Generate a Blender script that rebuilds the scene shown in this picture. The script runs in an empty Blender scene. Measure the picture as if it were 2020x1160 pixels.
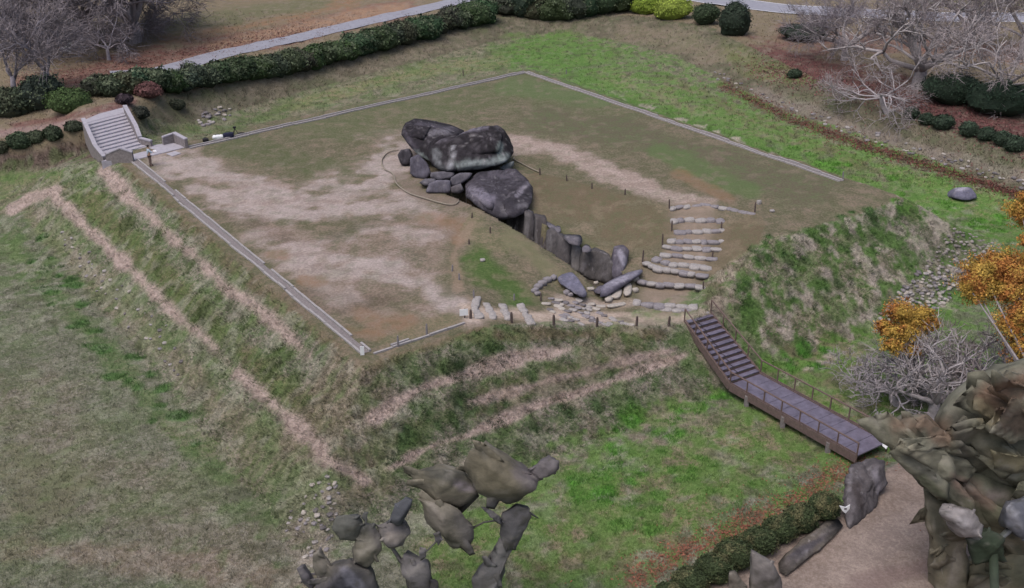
import bpy, bmesh, math, random
import numpy as np
from mathutils import Vector, Matrix
random.seed(7); RS = np.random.RandomState(7)
sc = bpy.context.scene
# ------------------------------------------------------------------ camera, sky, sun, exposure
CAM_H = 30.0; PITCH = math.radians(26.1); FPX = 580/math.tan(math.radians(15))
cam = bpy.data.cameras.new('camera'); cam_ob = bpy.data.objects.new('camera', cam); sc.collection.objects.link(cam_ob)
cam.sensor_fit = 'VERTICAL'; cam.sensor_height = 24; cam.lens = 12/math.tan(math.radians(15))
cam.clip_start = .5; cam.clip_end = 3000
cam_ob.location = (0, 0, CAM_H); cam_ob.rotation_euler = (math.pi/2-PITCH, 0, 0)
sc.camera = cam_ob
world = bpy.data.worlds.new('World'); sc.world = world; world.use_nodes = True
wn = world.node_tree; bgn = wn.nodes['Background']
sky = wn.nodes.new('ShaderNodeTexSky'); sky.sky_type = 'NISHITA'; sky.sun_disc = False
SUN_EL, SUN_AZ = math.radians(66), math.radians(-140)
sky.sun_elevation = SUN_EL; sky.sun_rotation = SUN_AZ; sky.dust_density = 6; sky.ozone_density = .6; sky.air_density = 1.0
wn.links.new(sky.outputs[0], bgn.inputs[0]); bgn.inputs[1].default_value = 0.12
sl = bpy.data.lights.new('sun', 'SUN'); sl.energy = 1.2; sl.angle = math.radians(40); sl.color = (.98, .93, .93)
sun = bpy.data.objects.new('sun', sl); sc.collection.objects.link(sun)
d = Vector((math.sin(SUN_AZ)*math.cos(SUN_EL), math.cos(SUN_AZ)*math.cos(SUN_EL), math.sin(SUN_EL)))
sun.rotation_euler = d.to_track_quat('Z', 'Y').to_euler(); sun.location = (0, 60, 80)
sc.view_settings.view_transform = 'Standard'; sc.view_settings.look = 'None'
sc.view_settings.exposure = 0.24; sc.view_settings.gamma = 1; sc.view_settings.use_curve_mapping = False
# ------------------------------------------------------------------ helpers
CP, SP = math.cos(PITCH), math.sin(PITCH)
def P(px, py, z=0.0):
    v = 580-py; F = FPX*CP+v*SP; Z = -FPX*SP+v*CP; k = (CAM_H-z)/-Z
    return np.array([(px-1010)*k, F*k, z])
def Q(px, py, Y):
    v = 580-py; F = FPX*CP+v*SP; Z = -FPX*SP+v*CP; k = Y/F
    return np.array([(px-1010)*k, Y, CAM_H+Z*k])
def w2p(x, y, z):
    dd = np.maximum(y*CP+(CAM_H-z)*SP, 1.0); u = y*SP-(CAM_H-z)*CP
    return 1010+x/dd*FPX, 580-u/dd*FPX
def S(r, g=None, b=None):
    if g is None: r, g, b = r
    m_ = (r+g+b)/3; r, g, b = [m_+(c-m_)*.86 for c in (r, g, b)]
    f = lambda c: ((c/255+.055)/1.055)**2.4 if c > 10 else c/255/12.92
    return np.array([f(r), f(g), f(b)])
def hashf(i, j, k, seed):
    n = (i*374761393+j*668265263+k*2147483647+seed*974711) & 0xffffffff
    n = ((n ^ (n >> 13))*1274126177) & 0xffffffff
    n = (n ^ (n >> 16)) & 0xffffffff
    n = (n*2246822519) & 0xffffffff
    return ((n ^ (n >> 15)) & 0xffffff)/float(0xffffff)
def vnoise(p, seed=0):
    p = np.asarray(p, float); i = np.floor(p).astype(np.int64); f = p-i; f = f*f*(3-2*f)
    if p.shape[-1] == 2:
        i = np.concatenate([i, np.zeros(i.shape[:-1]+(1,), np.int64)], -1); f = np.concatenate([f, np.zeros(f.shape[:-1]+(1,))], -1); K = (0,)
    else: K = (0, 1)
    r = 0
    for a in (0, 1):
        for b in (0, 1):
            for c in K:
                w = (f[..., 0] if a else 1-f[..., 0])*(f[..., 1] if b else 1-f[..., 1])*((f[..., 2] if c else 1-f[..., 2]) if len(K) == 2 else 1)
                r = r+w*hashf(i[..., 0]+a, i[..., 1]+b, i[..., 2]+c, seed)
    return r
def fbm(p, oct=4, seed=0):
    r = 0; a = .5; t = 0; p = np.asarray(p, float)
    for o in range(oct):
        r = r+a*vnoise(p*2**o+o*17.3, seed+o); t += a; a *= .55
    return r/t
def sstep(a, b, x):
    t = np.clip((x-a)/(b-a), 0, 1); return t*t*(3-2*t)
def seg_dist(X, Y, pts, sy=1.0):
    best = np.full(X.shape, 1e9); prm = np.zeros(X.shape)
    if len(pts) == 1: return np.hypot(X-pts[0][0], (Y-pts[0][1])*sy), prm
    for n in range(len(pts)-1):
        ax, ay = pts[n][0], pts[n][1]*sy; bx, by = pts[n+1][0], pts[n+1][1]*sy
        dx, dy = bx-ax, by-ay; L = dx*dx+dy*dy+1e-9
        t = np.clip(((X-ax)*dx+(Y*sy-ay)*dy)/L, 0, 1)
        dd = np.hypot(X-ax-t*dx, Y*sy-ay-t*dy); m = dd < best
        best = np.where(m, dd, best); prm = np.where(m, n+t, prm)
    return best, prm
def in_poly(X, Y, poly):
    r = np.zeros(X.shape, bool); n = len(poly)
    for i in range(n):
        x1, y1 = poly[i][:2]; x2, y2 = poly[(i+1) % n][:2]
        if y1 == y2: continue
        c = ((y1 > Y) != (y2 > Y)) & (X < (x2-x1)*(Y-y1)/(y2-y1)+x1); r ^= c
    return r
col = sc.collection
def tag(o, label=None, cat=None, group=None, kind=None):
    if label: o['label'] = label
    if cat: o['category'] = cat
    if group: o['group'] = group
    if kind: o['kind'] = kind
    return o
def mk(name, V, F, mat=None, parent=None, c=None, smooth=False, cname='col', at=None, extra=None):
    V = np.asarray(V, float)
    if at is not None: V = V-np.asarray(at, float)
    me = bpy.data.meshes.new(name)
    if isinstance(F, np.ndarray):
        k = F.shape[1]; me.vertices.add(len(V)); me.vertices.foreach_set('co', V.ravel())
        me.loops.add(F.size); me.loops.foreach_set('vertex_index', F.ravel().astype(np.int32))
        me.polygons.add(len(F)); me.polygons.foreach_set('loop_start', np.arange(0, F.size, k, dtype=np.int32))
        me.update(calc_edges=True)
    else: me.from_pydata(V.tolist(), [], F)
    for cn, cc in ([(cname, c)] if c is not None else [])+(extra or []):
        cc = np.asarray(cc, float)
        if cc.ndim == 1: cc = np.tile(cc, (len(V), 1))
        a = me.color_attributes.new(cn, 'FLOAT_COLOR', 'POINT')
        a.data.foreach_set('color', np.concatenate([cc, np.ones((len(cc), 1))], 1).ravel())
    if smooth: me.polygons.foreach_set('use_smooth', np.ones(len(me.polygons), bool))
    if mat: me.materials.append(mat)
    me.validate(); me.update()
    o = bpy.data.objects.new(name, me); col.objects.link(o)
    if at is not None and parent is None: o.location = at
    if at is not None and parent is not None: o.location = Vector(at)-parent.location
    if at is None and parent is not None: o.location = -parent.location
    if parent: o.parent = parent
    return o
def empty(name, loc, label, cat, group=None):
    o = bpy.data.objects.new(name, None); col.objects.link(o); o.location = loc; o.empty_display_size = .3
    return tag(o, label, cat, group)
class MB:
    def __init__(s): s.V = []; s.F = []
    def add(s, V, F):
        n = len(s.V); s.V += [tuple(v) for v in V]; s.F += [tuple(i+n for i in f) for f in F]
    def box(s, c, sx, sy, sz, ax=(1, 0, 0), up=(0, 0, 1)):
        ax = Vector(ax).normalized(); up = Vector(up); ay = up.cross(ax).normalized(); az = ax.cross(ay); c = Vector(c)
        V = [c+ax*(i*sx/2)+ay*(j*sy/2)+az*(k*sz/2) for k in (-1, 1) for j in (-1, 1) for i in (-1, 1)]
        s.add(V, [(0, 2, 3, 1), (4, 5, 7, 6), (0, 1, 5, 4), (2, 6, 7, 3), (0, 4, 6, 2), (1, 3, 7, 5)])
    def tube(s, pts, rad, n=6):
        pts = [Vector(p) for p in pts]; rr = rad if isinstance(rad, (list, tuple)) else [rad]*len(pts); V = []; F = []
        for i, p in enumerate(pts):
            t = (pts[min(i+1, len(pts)-1)]-pts[max(i-1, 0)]).normalized()
            a = t.orthogonal().normalized() if i == 0 else (a-t*a.dot(t)).normalized(); b = t.cross(a)
            V += [p+(a*math.cos(2*math.pi*k/n)+b*math.sin(2*math.pi*k/n))*rr[i] for k in range(n)]
        for i in range(len(pts)-1):
            for k in range(n): F.append((i*n+k, i*n+(k+1) % n, (i+1)*n+(k+1) % n, (i+1)*n+k))
        F.append(tuple(range(n))[::-1]); F.append(tuple((len(pts)-1)*n+k for k in range(n)))
        s.add(V, F)
    def build(s, name, mat, parent=None, c=None, smooth=False, at=None):
        return mk(name, np.array(s.V), s.F, mat, parent, c, smooth, at=at)
# ------------------------------------------------------------------ materials
def nmat(name):
    m = bpy.data.materials.new(name); m.use_nodes = True; nt = m.node_tree; b = nt.nodes['Principled BSDF']
    b.inputs['Specular IOR Level'].default_value = .25; return m, nt, b
def math_(nt, op, a, b=None, c=None):
    n = nt.nodes.new('ShaderNodeMath'); n.operation = op
    for i, v in enumerate((a, b, c)):
        if v is None: continue
        if isinstance(v, (int, float)): n.inputs[i].default_value = v
        else: nt.links.new(v, n.inputs[i])
    return n.outputs[0]
def noise_(nt, vec, scale, detail=4, rough=.6, dist=0):
    n = nt.nodes.new('ShaderNodeTexNoise'); n.inputs['Scale'].default_value = scale; n.inputs['Detail'].default_value = detail
    n.inputs['Roughness'].default_value = rough; n.inputs['Distortion'].default_value = dist; nt.links.new(vec, n.inputs['Vector']); return n.outputs['Fac']
def vmul(nt, c, f):
    n = nt.nodes.new('ShaderNodeVectorMath'); n.operation = 'SCALE'; nt.links.new(c, n.inputs[0])
    if isinstance(f, (int, float)): n.inputs['Scale'].default_value = f
    else: nt.links.new(f, n.inputs['Scale'])
    return n.outputs[0]
def mapr(nt, v, a, b, c, d_):
    n = nt.nodes.new('ShaderNodeMapRange'); nt.links.new(v, n.inputs[0])
    for i, x in enumerate((a, b, c, d_)): n.inputs[i+1].default_value = x
    return n.outputs[0]
def vc_mat(name, sc1=3, amp=.35, rough=.9, bump=.3, bdist=.05, base=None, stretch=(1, 1, 1), spec=.25):
    m, nt, b = nmat(name); g = nt.nodes.new('ShaderNodeNewGeometry'); mp = nt.nodes.new('ShaderNodeMapping'); mp.inputs['Scale'].default_value = stretch
    nt.links.new(g.outputs['Position'], mp.inputs['Vector']); vec = mp.outputs[0]
    n1 = noise_(nt, vec, sc1, 8, .72); f = mapr(nt, n1, .3, .7, 1-amp, 1+amp)
    if base is None:
        a = nt.nodes.new('ShaderNodeVertexColor'); a.layer_name = 'col'; cc = a.outputs[0]
    else:
        a = nt.nodes.new('ShaderNodeRGB'); a.outputs[0].default_value = (*base, 1); cc = a.outputs[0]
    nt.links.new(vmul(nt, cc, f), b.inputs['Base Color']); b.inputs['Roughness'].default_value = rough; b.inputs['Specular IOR Level'].default_value = spec
    if bump:
        bn = nt.nodes.new('ShaderNodeBump'); bn.inputs['Strength'].default_value = bump; bn.inputs['Distance'].default_value = bdist
        nt.links.new(n1, bn.inputs['Height']); nt.links.new(bn.outputs[0], b.inputs['Normal'])
    return m
def ground_mat():
    m, nt, b = nmat('ground_cover'); g = nt.nodes.new('ShaderNodeNewGeometry'); vec = g.outputs['Position']
    A = nt.nodes.new('ShaderNodeVertexColor'); A.layer_name = 'cola'; B = nt.nodes.new('ShaderNodeVertexColor'); B.layer_name = 'colb'
    W = nt.nodes.new('ShaderNodeVertexColor'); W.layer_name = 'wgt'; sp = nt.nodes.new('ShaderNodeSeparateColor'); nt.links.new(W.outputs[0], sp.inputs[0])
    n1 = noise_(nt, vec, .9, 8, .72, .6); n2 = noise_(nt, vec, 5.5, 5, .7, .3); n3 = noise_(nt, vec, 14, 4, .7)
    n = math_(nt, 'ADD', math_(nt, 'MULTIPLY', n1, .55), math_(nt, 'MULTIPLY', n2, .45))
    t = math_(nt, 'ADD', math_(nt, 'MULTIPLY', math_(nt, 'SUBTRACT', n, .5), 9.0), sp.outputs[0])
    t = mapr(nt, t, 0, 1, 0, 1)
    mx = nt.nodes.new('ShaderNodeMix'); mx.data_type = 'RGBA'; nt.links.new(t, mx.inputs[0]); nt.links.new(A.outputs[0], mx.inputs[6]); nt.links.new(B.outputs[0], mx.inputs[7])
    lum = mapr(nt, n3, .25, .75, -1, 1)
    lum = math_(nt, 'ADD', 1.0, math_(nt, 'MULTIPLY', lum, sp.outputs[1]))
    lum2 = mapr(nt, n2, .3, .7, .86, 1.14)
    nt.links.new(vmul(nt, mx.outputs[2], math_(nt, 'MULTIPLY', lum, lum2)), b.inputs['Base Color']); b.inputs['Roughness'].default_value = .95; b.inputs['Specular IOR Level'].default_value = .1
    bn = nt.nodes.new('ShaderNodeBump'); bn.inputs['Strength'].default_value = .6; bn.inputs['Distance'].default_value = .1
    hh = math_(nt, 'MULTIPLY', math_(nt, 'ADD', n2, n3), sp.outputs[2]); nt.links.new(hh, bn.inputs['Height']); nt.links.new(bn.outputs[0], b.inputs['Normal'])
    return m
M_ground = ground_mat()
M_leaf = vc_mat('leaf', 2.5, .35, .8, 0)
M_grass = vc_mat('grass_blade', 1.5, .25, .9, 0)
M_rock = vc_mat('weathered_granite', 2.2, .45, .85, .7, .12, stretch=(1.3, 1.3, .6))
M_stone = vc_mat('pale_stone', 6, .3, .85, .5, .05)
M_bark = vc_mat('bark', 4, .3, .9, .5, .06)
M_wood = vc_mat('post_wood', 9, .35, .85, .4, .02, base=tuple(S(88, 76, 74)))
M_steel = vc_mat('rusty_rail', 8, .35, .6, .3, .01, base=tuple(S(104, 86, 82)))
M_deck = vc_mat('wet_deck', 2.4, .42, .38, .1, .01, base=tuple(S(100, 95, 114)), spec=.5)
M_rust = vc_mat('rust_brown_frame', 5, .3, .7, .3, .02, base=tuple(S(104, 88, 86)))
M_concrete = vc_mat('pale_concrete', 3, .18, .85, .3, .02, base=tuple(S(156, 154, 166)))
M_concrete_dk = vc_mat('aged_concrete', 5, .35, .9, .5, .05, base=tuple(S(128, 122, 124)))
M_road = vc_mat('road_asphalt', 1.2, .15, .8, .2, .01, base=tuple(S(138, 140, 154)))
M_lump = vc_mat('lump_skin', 1.6, .28, .75, .35, .15, stretch=(1, .5, 1.6))
M_white = vc_mat('white_paint', 5, .08, .6, 0, base=(.75, .78, .82))
M_black = vc_mat('dark_plastic', 5, .2, .6, 0, base=(.02, .02, .025))
M_navy = vc_mat('navy_cloth', 5, .3, .9, .3, .02, base=(.02, .022, .05))
M_rope = vc_mat('pale_rope', 12, .2, .9, .2, .01, base=tuple(S(140, 132, 120)))
# ------------------------------------------------------------------ terrain
cA, cB, cC, cD = P(1037, 140), P(250, 308), P(722, 700), P(1752, 388)
QUAD = [cA[:2], cB[:2], cC[:2], cD[:2]]
def sd_quad(X, Y):
    s = np.full(np.shape(X), -1e9)
    for i in range(4):
        a, b = QUAD[i], QUAD[(i+1) % 4]; e = b-a; n = np.array([-e[1], e[0]])/np.hypot(*e)
        if np.dot(n, (np.mean(QUAD, 0)-a)) > 0: n = -n
        s = np.maximum(s, (X-a[0])*n[0]+(Y-a[1])*n[1])
    return s
def moat_z(X, Y): return -5.2+2.1*sstep(84, 104, Y)+.5*sstep(104, 135, Y)+3.3*np.exp(-((X+35)**2+(Y-91)**2)/72.)
def mound_z(X, Y):
    s = sd_quad(X, Y)
    f = np.interp(s, [-.2, .9, 1.2, 2.9, 3.5, 5.1, 5.7, 7.5, 7.9], [0, .01, .05, .33, .38, .66, .71, .985, 1.0])
    return moat_z(X, Y)*f
foot = [(-400, 395, -3.4), (-60, 352, -3.4), (90, 322, -3.4), (190, 318, -3.3), (290, 285, -3.3), (400, 250, -3.2), (540, 205, -3.1), (700, 160, -3.0), (850, 120, -2.9), (980, 85, -2.8), (1100, 66, -2.7), (1200, 80, -2.7), (1330, 115, -3.0), (1420, 165, -3.2), (1560, 233, -3.5), (1700, 283, -3.9), (1850, 330, -4.2), (2020, 395, -4.7), (2200, 470, -5.0), (2500, 600, -5.2)]
crest = [(-400, 330, -.8), (-60, 300, -1.2), (60, 278, -.4), (165, 242, 1.15), (250, 215, 1.3), (330, 180, .3), (500, 152, -.6), (700, 96, -1.0), (850, 57, -1.0), (980, 30, -1.0), (1120, 26, -1.0), (1260, 30, -1.0), (1400, 50, -1.0), (1450, 78, -1.0), (1600, 150, -1.3), (1760, 212, -1.6), (1850, 245, -1.8), (2020, 300, -2.2), (2200, 355, -2.5), (2500, 450, -2.8)]
wf = [np.array(P(*p)) for p in foot]; wc = [np.array(P(*p)) for p in crest]
far_poly = [(p[0], p[1]) for p in wf]+[(900, 20), (900, 900), (-900, 900), (-900, 95)]
crest_poly = [(p[0], p[1]) for p in wc]+[(900, 20), (900, 900), (-900, 900), (-900, 95)]
# notch with path, banks and stairs: heights from control points, thin plate spline
def march(fn, px, py):
    v = 580-py; F = FPX*CP+v*SP; Z = -FPX*SP+v*CP
    t = np.linspace(25, 165, 5000)/F; x = (px-1010)*t; y = F*t; z = CAM_H+Z*t
    h = fn(x, y); i = int(np.argmax(z < h)); i = max(i, 1)
    a = (z[i-1]-h[i-1])/max(1e-9, (z[i-1]-h[i-1])-(z[i]-h[i])); tt = t[i-1]+(t[i]-t[i-1])*a
    return np.array([(px-1010)*tt, F*tt, CAM_H+Z*tt])
ctl = []
for x_, y_ in [(945, 633), (975, 638), (1010, 643), (1050, 643), (1100, 645), (1140, 646), (1180, 646), (1220, 646), (1255, 646), (1300, 644), (1345, 640), (1395, 614), (1412, 585)]:
    q = march(mound_z, x_, y_); ctl.append(tuple(q)); nrm = np.array([.553, -.833]); ctl.append((q[0]+nrm[0]*2.5, q[1]+nrm[1]*2.5, q[2]+.25))
    if x_ == 1345: Z_END = q[2]
for p in [(915, 628, 0), (893, 560, 0), (890, 510, 0), (905, 470, 0), (925, 430, 0), (950, 400, 0), (1055, 345, 0), (1100, 352, 0), (1170, 370, 0), (1232, 386, 0), (1280, 398, 0), (1322, 408, 0), (1400, 400, 0), (1480, 418, 0), (1500, 440, 0),
          (942, 605, -.05), (965, 612, -.25), (998, 618, -.5), (1036, 622, -.8), (1090, 612, -1.2), (1130, 600, -1.6), (1160, 620, -1.75), (1180, 600, -2.2), (1230, 612, -2.15), (1240, 630, -2.15), (1300, 625, -2.3),
          (960, 540, -.25), (1000, 470, -.15), (1000, 560, -.6), (1040, 520, -.55), (1050, 580, -.95), (1090, 570, -1.2), (1110, 530, -1.0), (1020, 450, -.35), (1070, 490, -.7), (960, 430, -.05),
          (1080, 440, -.75), (1130, 460, -1.0), (1175, 490, -1.2), (1230, 520, -1.5), (1130, 410, -.45), (1200, 440, -.7), (1260, 480, -1.05),
          (1330, 430, -.2), (1425, 430, -.2), (1330, 455, -.42), (1425, 452, -.4), (1320, 472, -.6), (1425, 473, -.6), (1310, 487, -.8), (1420, 490, -.8), (1305, 500, -.98), (1400, 508, -1.0), (1290, 512, -1.15), (1398, 526, -1.2), (1275, 520, -1.35), (1393, 543, -1.4), (1260, 552, -1.68), (1382, 565, -1.7), (1250, 592, -2.0), (1370, 603, -2.05), (1460, 470, -.25), (1430, 520, -1.0)]: ctl.append(tuple(P(*p)))
ctl = np.array(ctl)
def tps(r2): return np.where(r2 > 1e-9, r2*np.log(np.maximum(r2, 1e-9)), 0)
K_ = tps(((ctl[:, None, :2]-ctl[None, :, :2])**2).sum(-1)); n_ = len(ctl); K_ += np.eye(n_)*1.5
Pm = np.c_[np.ones(n_), ctl[:, :2]]; Am = np.block([[K_, Pm], [Pm.T, np.zeros((3, 3))]])
wts = np.linalg.solve(Am, np.r_[ctl[:, 2], 0, 0, 0])
def notch_z(X, Y):
    r = wts[n_]+wts[n_+1]*X+wts[n_+2]*Y
    for i in range(n_): r = r+wts[i]*tps((X-ctl[i, 0])**2+(Y-ctl[i, 1])**2)
    return r
notch_poly = [tuple(P(*p)[:2]) for p in [(915, 628), (890, 560), (886, 510), (900, 465), (925, 425), (950, 395), (1055, 340), (1100, 348), (1170, 366), (1232, 380), (1322, 402), (1400, 396), (1490, 415), (1510, 440), (1500, 470)]]+[(16.2, 63.5), (14.5, 60.5), (14, 54), (-2.6, 52)]
FLOOR = -2.75
ta, tb = np.array([7.6, 67.6]), np.array([-3.0, 80.5]); tdir = (tb-ta)/np.hypot(*(tb-ta)); tnl = np.array([-tdir[1], tdir[0]])
trench_poly = [tuple(ta+tdir*0), tuple(tb), tuple(tb+tnl*2.6), tuple(ta+tnl*2.5)]
def spacing(lo, a, b, hi, fine, coarse_max):
    mid = list(np.arange(a, b, fine)); r = []; x = b; st = fine
    while x < hi: r.append(x); st = min(st*1.12, coarse_max if x < b+110 else 60); x += st
    r.append(hi); l = []; x = a; st = fine
    while x > lo: st = min(st*1.12, coarse_max if x > a-110 else 60); x -= st; l.append(x)
    return np.array(l[::-1]+mid+r)
xs = spacing(-900, -46, 44, 900, .2, .55); ys = spacing(-300, 32, 100, 1200, .2, .5)
GX, GY = np.meshgrid(xs, ys, indexing='ij')
GX32 = GX; s_q = sd_quad(GX, GY); H = mound_z(GX, GY)
near = (np.abs(GX) < 260) & (GY < 420) & (GY > -100)
out = in_poly(GX, GY, far_poly) & (s_q > 7.6); beyond = in_poly(GX, GY, crest_poly) & (s_q > 7.6)
dF, pF = seg_dist(GX, GY, [(p[0], p[1]) for p in wf]); dC, pC = seg_dist(GX, GY, [(p[0], p[1]) for p in wc])
zF = np.interp(pF, range(len(wf)), [p[2] for p in wf]); zC = np.interp(pC, range(len(wc)), [p[2] for p in wc])
# foot level follows the moat floor
zF = moat_z(GX, GY); t = dF/(dF+dC+1e-6)
H = np.where(out, zF+(zC-zF)*sstep(0, 1, t*.9+.05), H)
H = np.where(beyond, zC+(-1.0-zC)*sstep(2, 30, dC), H)
blur = (out | beyond | (s_q > 9)) & (GY > 70)
for it in range(14):
    Hs = H.copy(); Hs[1:-1, 1:-1] = (H[:-2, 1:-1]+H[2:, 1:-1]+H[1:-1, :-2]+H[1:-1, 2:]+H[:-2, :-2]+H[2:, 2:]+H[:-2, 2:]+H[2:, :-2])/8; H = np.where(blur, Hs, H)
# outer path on the near right stands a little above the moat floor
lip = [tuple(P(*p, -5.0)[:2]) for p in [(1250, 1200), (1400, 1130), (1500, 1075), (1600, 1030), (1680, 985), (1740, 925), (1830, 880), (1990, 800), (2150, 700)]]
lip_poly = lip+[(60, 48), (60, -100), (3, -100)]
dL, _ = seg_dist(GX, GY, lip); inl = in_poly(GX, GY, lip_poly)
H = np.where((s_q > 7) & (GY < 62), np.maximum(H, -5.2+.6*sstep(-1.2, 1.0, np.where(inl, dL, -dL))), H)
win = in_poly(GX, GY, notch_poly); NZ = np.zeros_like(H); NZ[win] = notch_z(GX[win], GY[win])
H = np.where(win, np.minimum(H, NZ), H)
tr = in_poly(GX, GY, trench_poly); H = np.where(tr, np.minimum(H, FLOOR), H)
STAIR = [([(1322, 411), (1345, 406), (1390, 404), (1430, 409), (1480, 421)], 0), ([(1322, 434), (1350, 431), (1430, 433)], -.2), ([(1330, 456), (1425, 453)], -.42), ([(1315, 472), (1350, 475), (1425, 475)], -.6), ([(1308, 483), (1340, 489), (1420, 491)], -.78), ([(1303, 500), (1402, 509)], -.96), ([(1290, 508), (1320, 518), (1398, 527)], -1.14),
 ([(1270, 516), (1300, 528), (1393, 544)], -1.34), ([(1258, 551), (1290, 559), (1382, 564)], -1.66), ([(1250, 594), (1300, 600), (1370, 604)], -2.0), ([(1303, 608), (1345, 611), (1390, 613)], -2.15)]
stair_poly = [tuple(P(x, y, z)[:2]) for x, y, z in [(1320, 409, 0), (1432, 408, 0), (1428, 450, -.4), (1422, 490, -.8), (1402, 520, -1.1), (1394, 545, -1.4), (1384, 565, -1.7), (1376, 606, -2.1), (1248, 598, -2.0), (1256, 550, -1.66), (1268, 516, -1.34), (1290, 506, -1.14), (1306, 484, -.8), (1316, 460, -.5)]]
ins = in_poly(GX, GY, stair_poly); SZ = np.full(GX.shape, -2.25)
for (ln_, z_) in STAIR[::-1]:
    w_ = np.array([P(x, y, z_) for x, y in ln_]); ly = np.interp(GX, w_[:, 0], w_[:, 1]); SZ = np.where(GY > ly+.1, z_, SZ)
H = np.where(ins, SZ, H)
H = H+(fbm(np.stack([GX, GY], -1)*.35, 4, 3)-.5)*np.where(s_q < 0, .16, np.where(s_q < 8, .55, .35))*np.where(win, .3, 1)*sstep(-.8, .8, np.abs(s_q)-.2+.4)
H = H+(fbm(np.stack([GX, GY], -1)*1.7, 3, 9)-.5)*np.where(s_q < .8, .03, .16)
H = np.where(near | True, H, H)
def hz(x, y):
    i = np.clip(np.searchsorted(xs, x)-1, 0, len(xs)-2); j = np.clip(np.searchsorted(ys, y)-1, 0, len(ys)-2)
    a = (x-xs[i])/(xs[i+1]-xs[i]); b = (y-ys[j])/(ys[j+1]-ys[j])
    return (H[i, j]*(1-a)+H[i+1, j]*a)*(1-b)+(H[i, j+1]*(1-a)+H[i+1, j+1]*a)*b
def G(px, py):
    return march(hz, px, py)
def Gv(px, py):                      # many pixels at once
    px = np.asarray(px, float); py = np.asarray(py, float); v = 580-py; F = FPX*CP+v*SP; Z = -FPX*SP+v*CP
    z = np.full(px.shape, 3.0)
    lo = (CAM_H-3.5)/-Z; hi = (CAM_H+6.0)/-Z; T = lo.copy(); hit = np.zeros(px.shape, bool)
    for n in range(90):
        t_ = lo+(hi-lo)*n/89; zz = CAM_H+Z*t_; hh = hz((px-1010)*t_, F*t_); nw = (~hit) & (zz < hh); T = np.where(nw, t_, T); hit |= nw
    T = np.where(hit, T-(hi-lo)/178, hi); x = (px-1010)*T; y = F*T
    return np.stack([x, y, hz(x, y)], -1)
# ------------------------------------------------------------------ ground colours
PX, PY = w2p(GX, GY, H)
sandc = (166, 150, 146); pink = (148, 134, 126)
wa = np.stack([GX, GY], -1)
nz1 = fbm(wa*.28, 5, 21); nz2 = fbm(wa*.9, 4, 31)
def field(base): return np.tile(S(base), GX.shape+(1,))
colA = field((104, 104, 84)); colB = field((138, 126, 112)); W = np.full(GX.shape, .45); LU = np.full(GX.shape, .28); BU = np.full(GX.shape, 1.0)
def setz(m, a, b, w=None, lu=None, bu=None):
    for arr, c_ in ((colA, a), (colB, b)): arr[m] = S(c_)
    if w is not None: W[m] = w
    if lu is not None: LU[m] = lu
    if bu is not None: BU[m] = bu
plat = s_q < .9
setz(plat, (92, 92, 70), (116, 106, 90), .4, .16, .45)
setz((s_q >= .9) & (s_q < 8), (90, 104, 74), (140, 132, 122), .4, .36, 1)
fl = (s_q >= 8) & ~out
setz(fl, (96, 102, 80), (122, 122, 108), .42, .42, 1.2)
setz(fl & (GY > 85), (100, 104, 80), (128, 122, 104), .45, .25, .8)
setz(out, (98, 92, 78), (88, 92, 70), .4, .2, .8)
setz(beyond, (124, 112, 92), (112, 104, 84), .4, .2, .6)
near_px = (PX > -900) & (PX < 2900) & (PY > -900) & (PY < 2200) & (GY > 15)
def stroke(pts, w, a, b=None, st=1.0, wv=None, lu=None, bu=None, sy=1.5, zone=None, rag=.9):
    dd, _ = seg_dist(PX, PY, pts, sy)
    k = st*sstep(1.25, .45, dd/w+(nz1-.5)*rag*1.6+(nz2-.5)*rag)*near_px
    if zone is not None: k = k*zone
    k3 = k[..., None]
    colA[:] = colA*(1-k3)+S(a)*k3; colB[:] = colB*(1-k3)+S(b if b is not None else a)*k3
    for arr, v_ in ((W, wv), (LU, lu), (BU, bu)):
        if v_ is not None: arr[:] = arr*(1-k)+v_*k
zp = s_q < 1.1; zs = (s_q > .6) & (s_q < 8.5); zfl = (s_q > 6.8) & ~out
# platform
g1 = (84, 92, 62)
stroke([(450, 290), (560, 312), (660, 345), (720, 330)], 42, g1, (100, 98, 78), .9, zone=zp)
stroke([(620, 250), (850, 200), (1040, 170), (1200, 210)], 60, (88, 96, 66), (104, 102, 80), .9, zone=zp)
stroke([(1000, 170), (1100, 185), (1180, 200)], 26, (88, 112, 68), None, .5, zone=zp)
stroke([(1080, 240), (1250, 270), (1400, 320), (1600, 370)], 50, (98, 90, 76), (86, 98, 66), .8, zone=zp)
stroke([(1290, 300), (1360, 325), (1480, 380)], 26, (84, 112, 62), None, .55, zone=zp)
stroke([(560, 480), (680, 520), (760, 470), (900, 450), (700, 600), (800, 620)], 70, (118, 104, 92), (138, 124, 114), .8, zone=zp)
stroke([(450, 420), (560, 470), (620, 520)], 26, (104, 92, 82), (128, 114, 106), .7, zone=zp)
stroke([(640, 475), (700, 450), (770, 432)], 18, (84, 86, 66), (100, 94, 80), .8, zone=zp)
stroke([(590, 590), (680, 600), (770, 595)], 34, (92, 84, 70), (112, 98, 86), .85, zone=zp)
stroke([(760, 480), (850, 520)], 22, (96, 94, 78), (128, 116, 104), .6, zone=zp)
stroke([(1015, 285), (1080, 288), (1160, 318), (1220, 348), (1330, 392), (1400, 400)], 26, (144, 128, 120), (164, 148, 142), .95, .5, .12, .35, zone=zp, rag=1.2)
blot = fbm(wa*.34, 5, 61)
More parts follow.
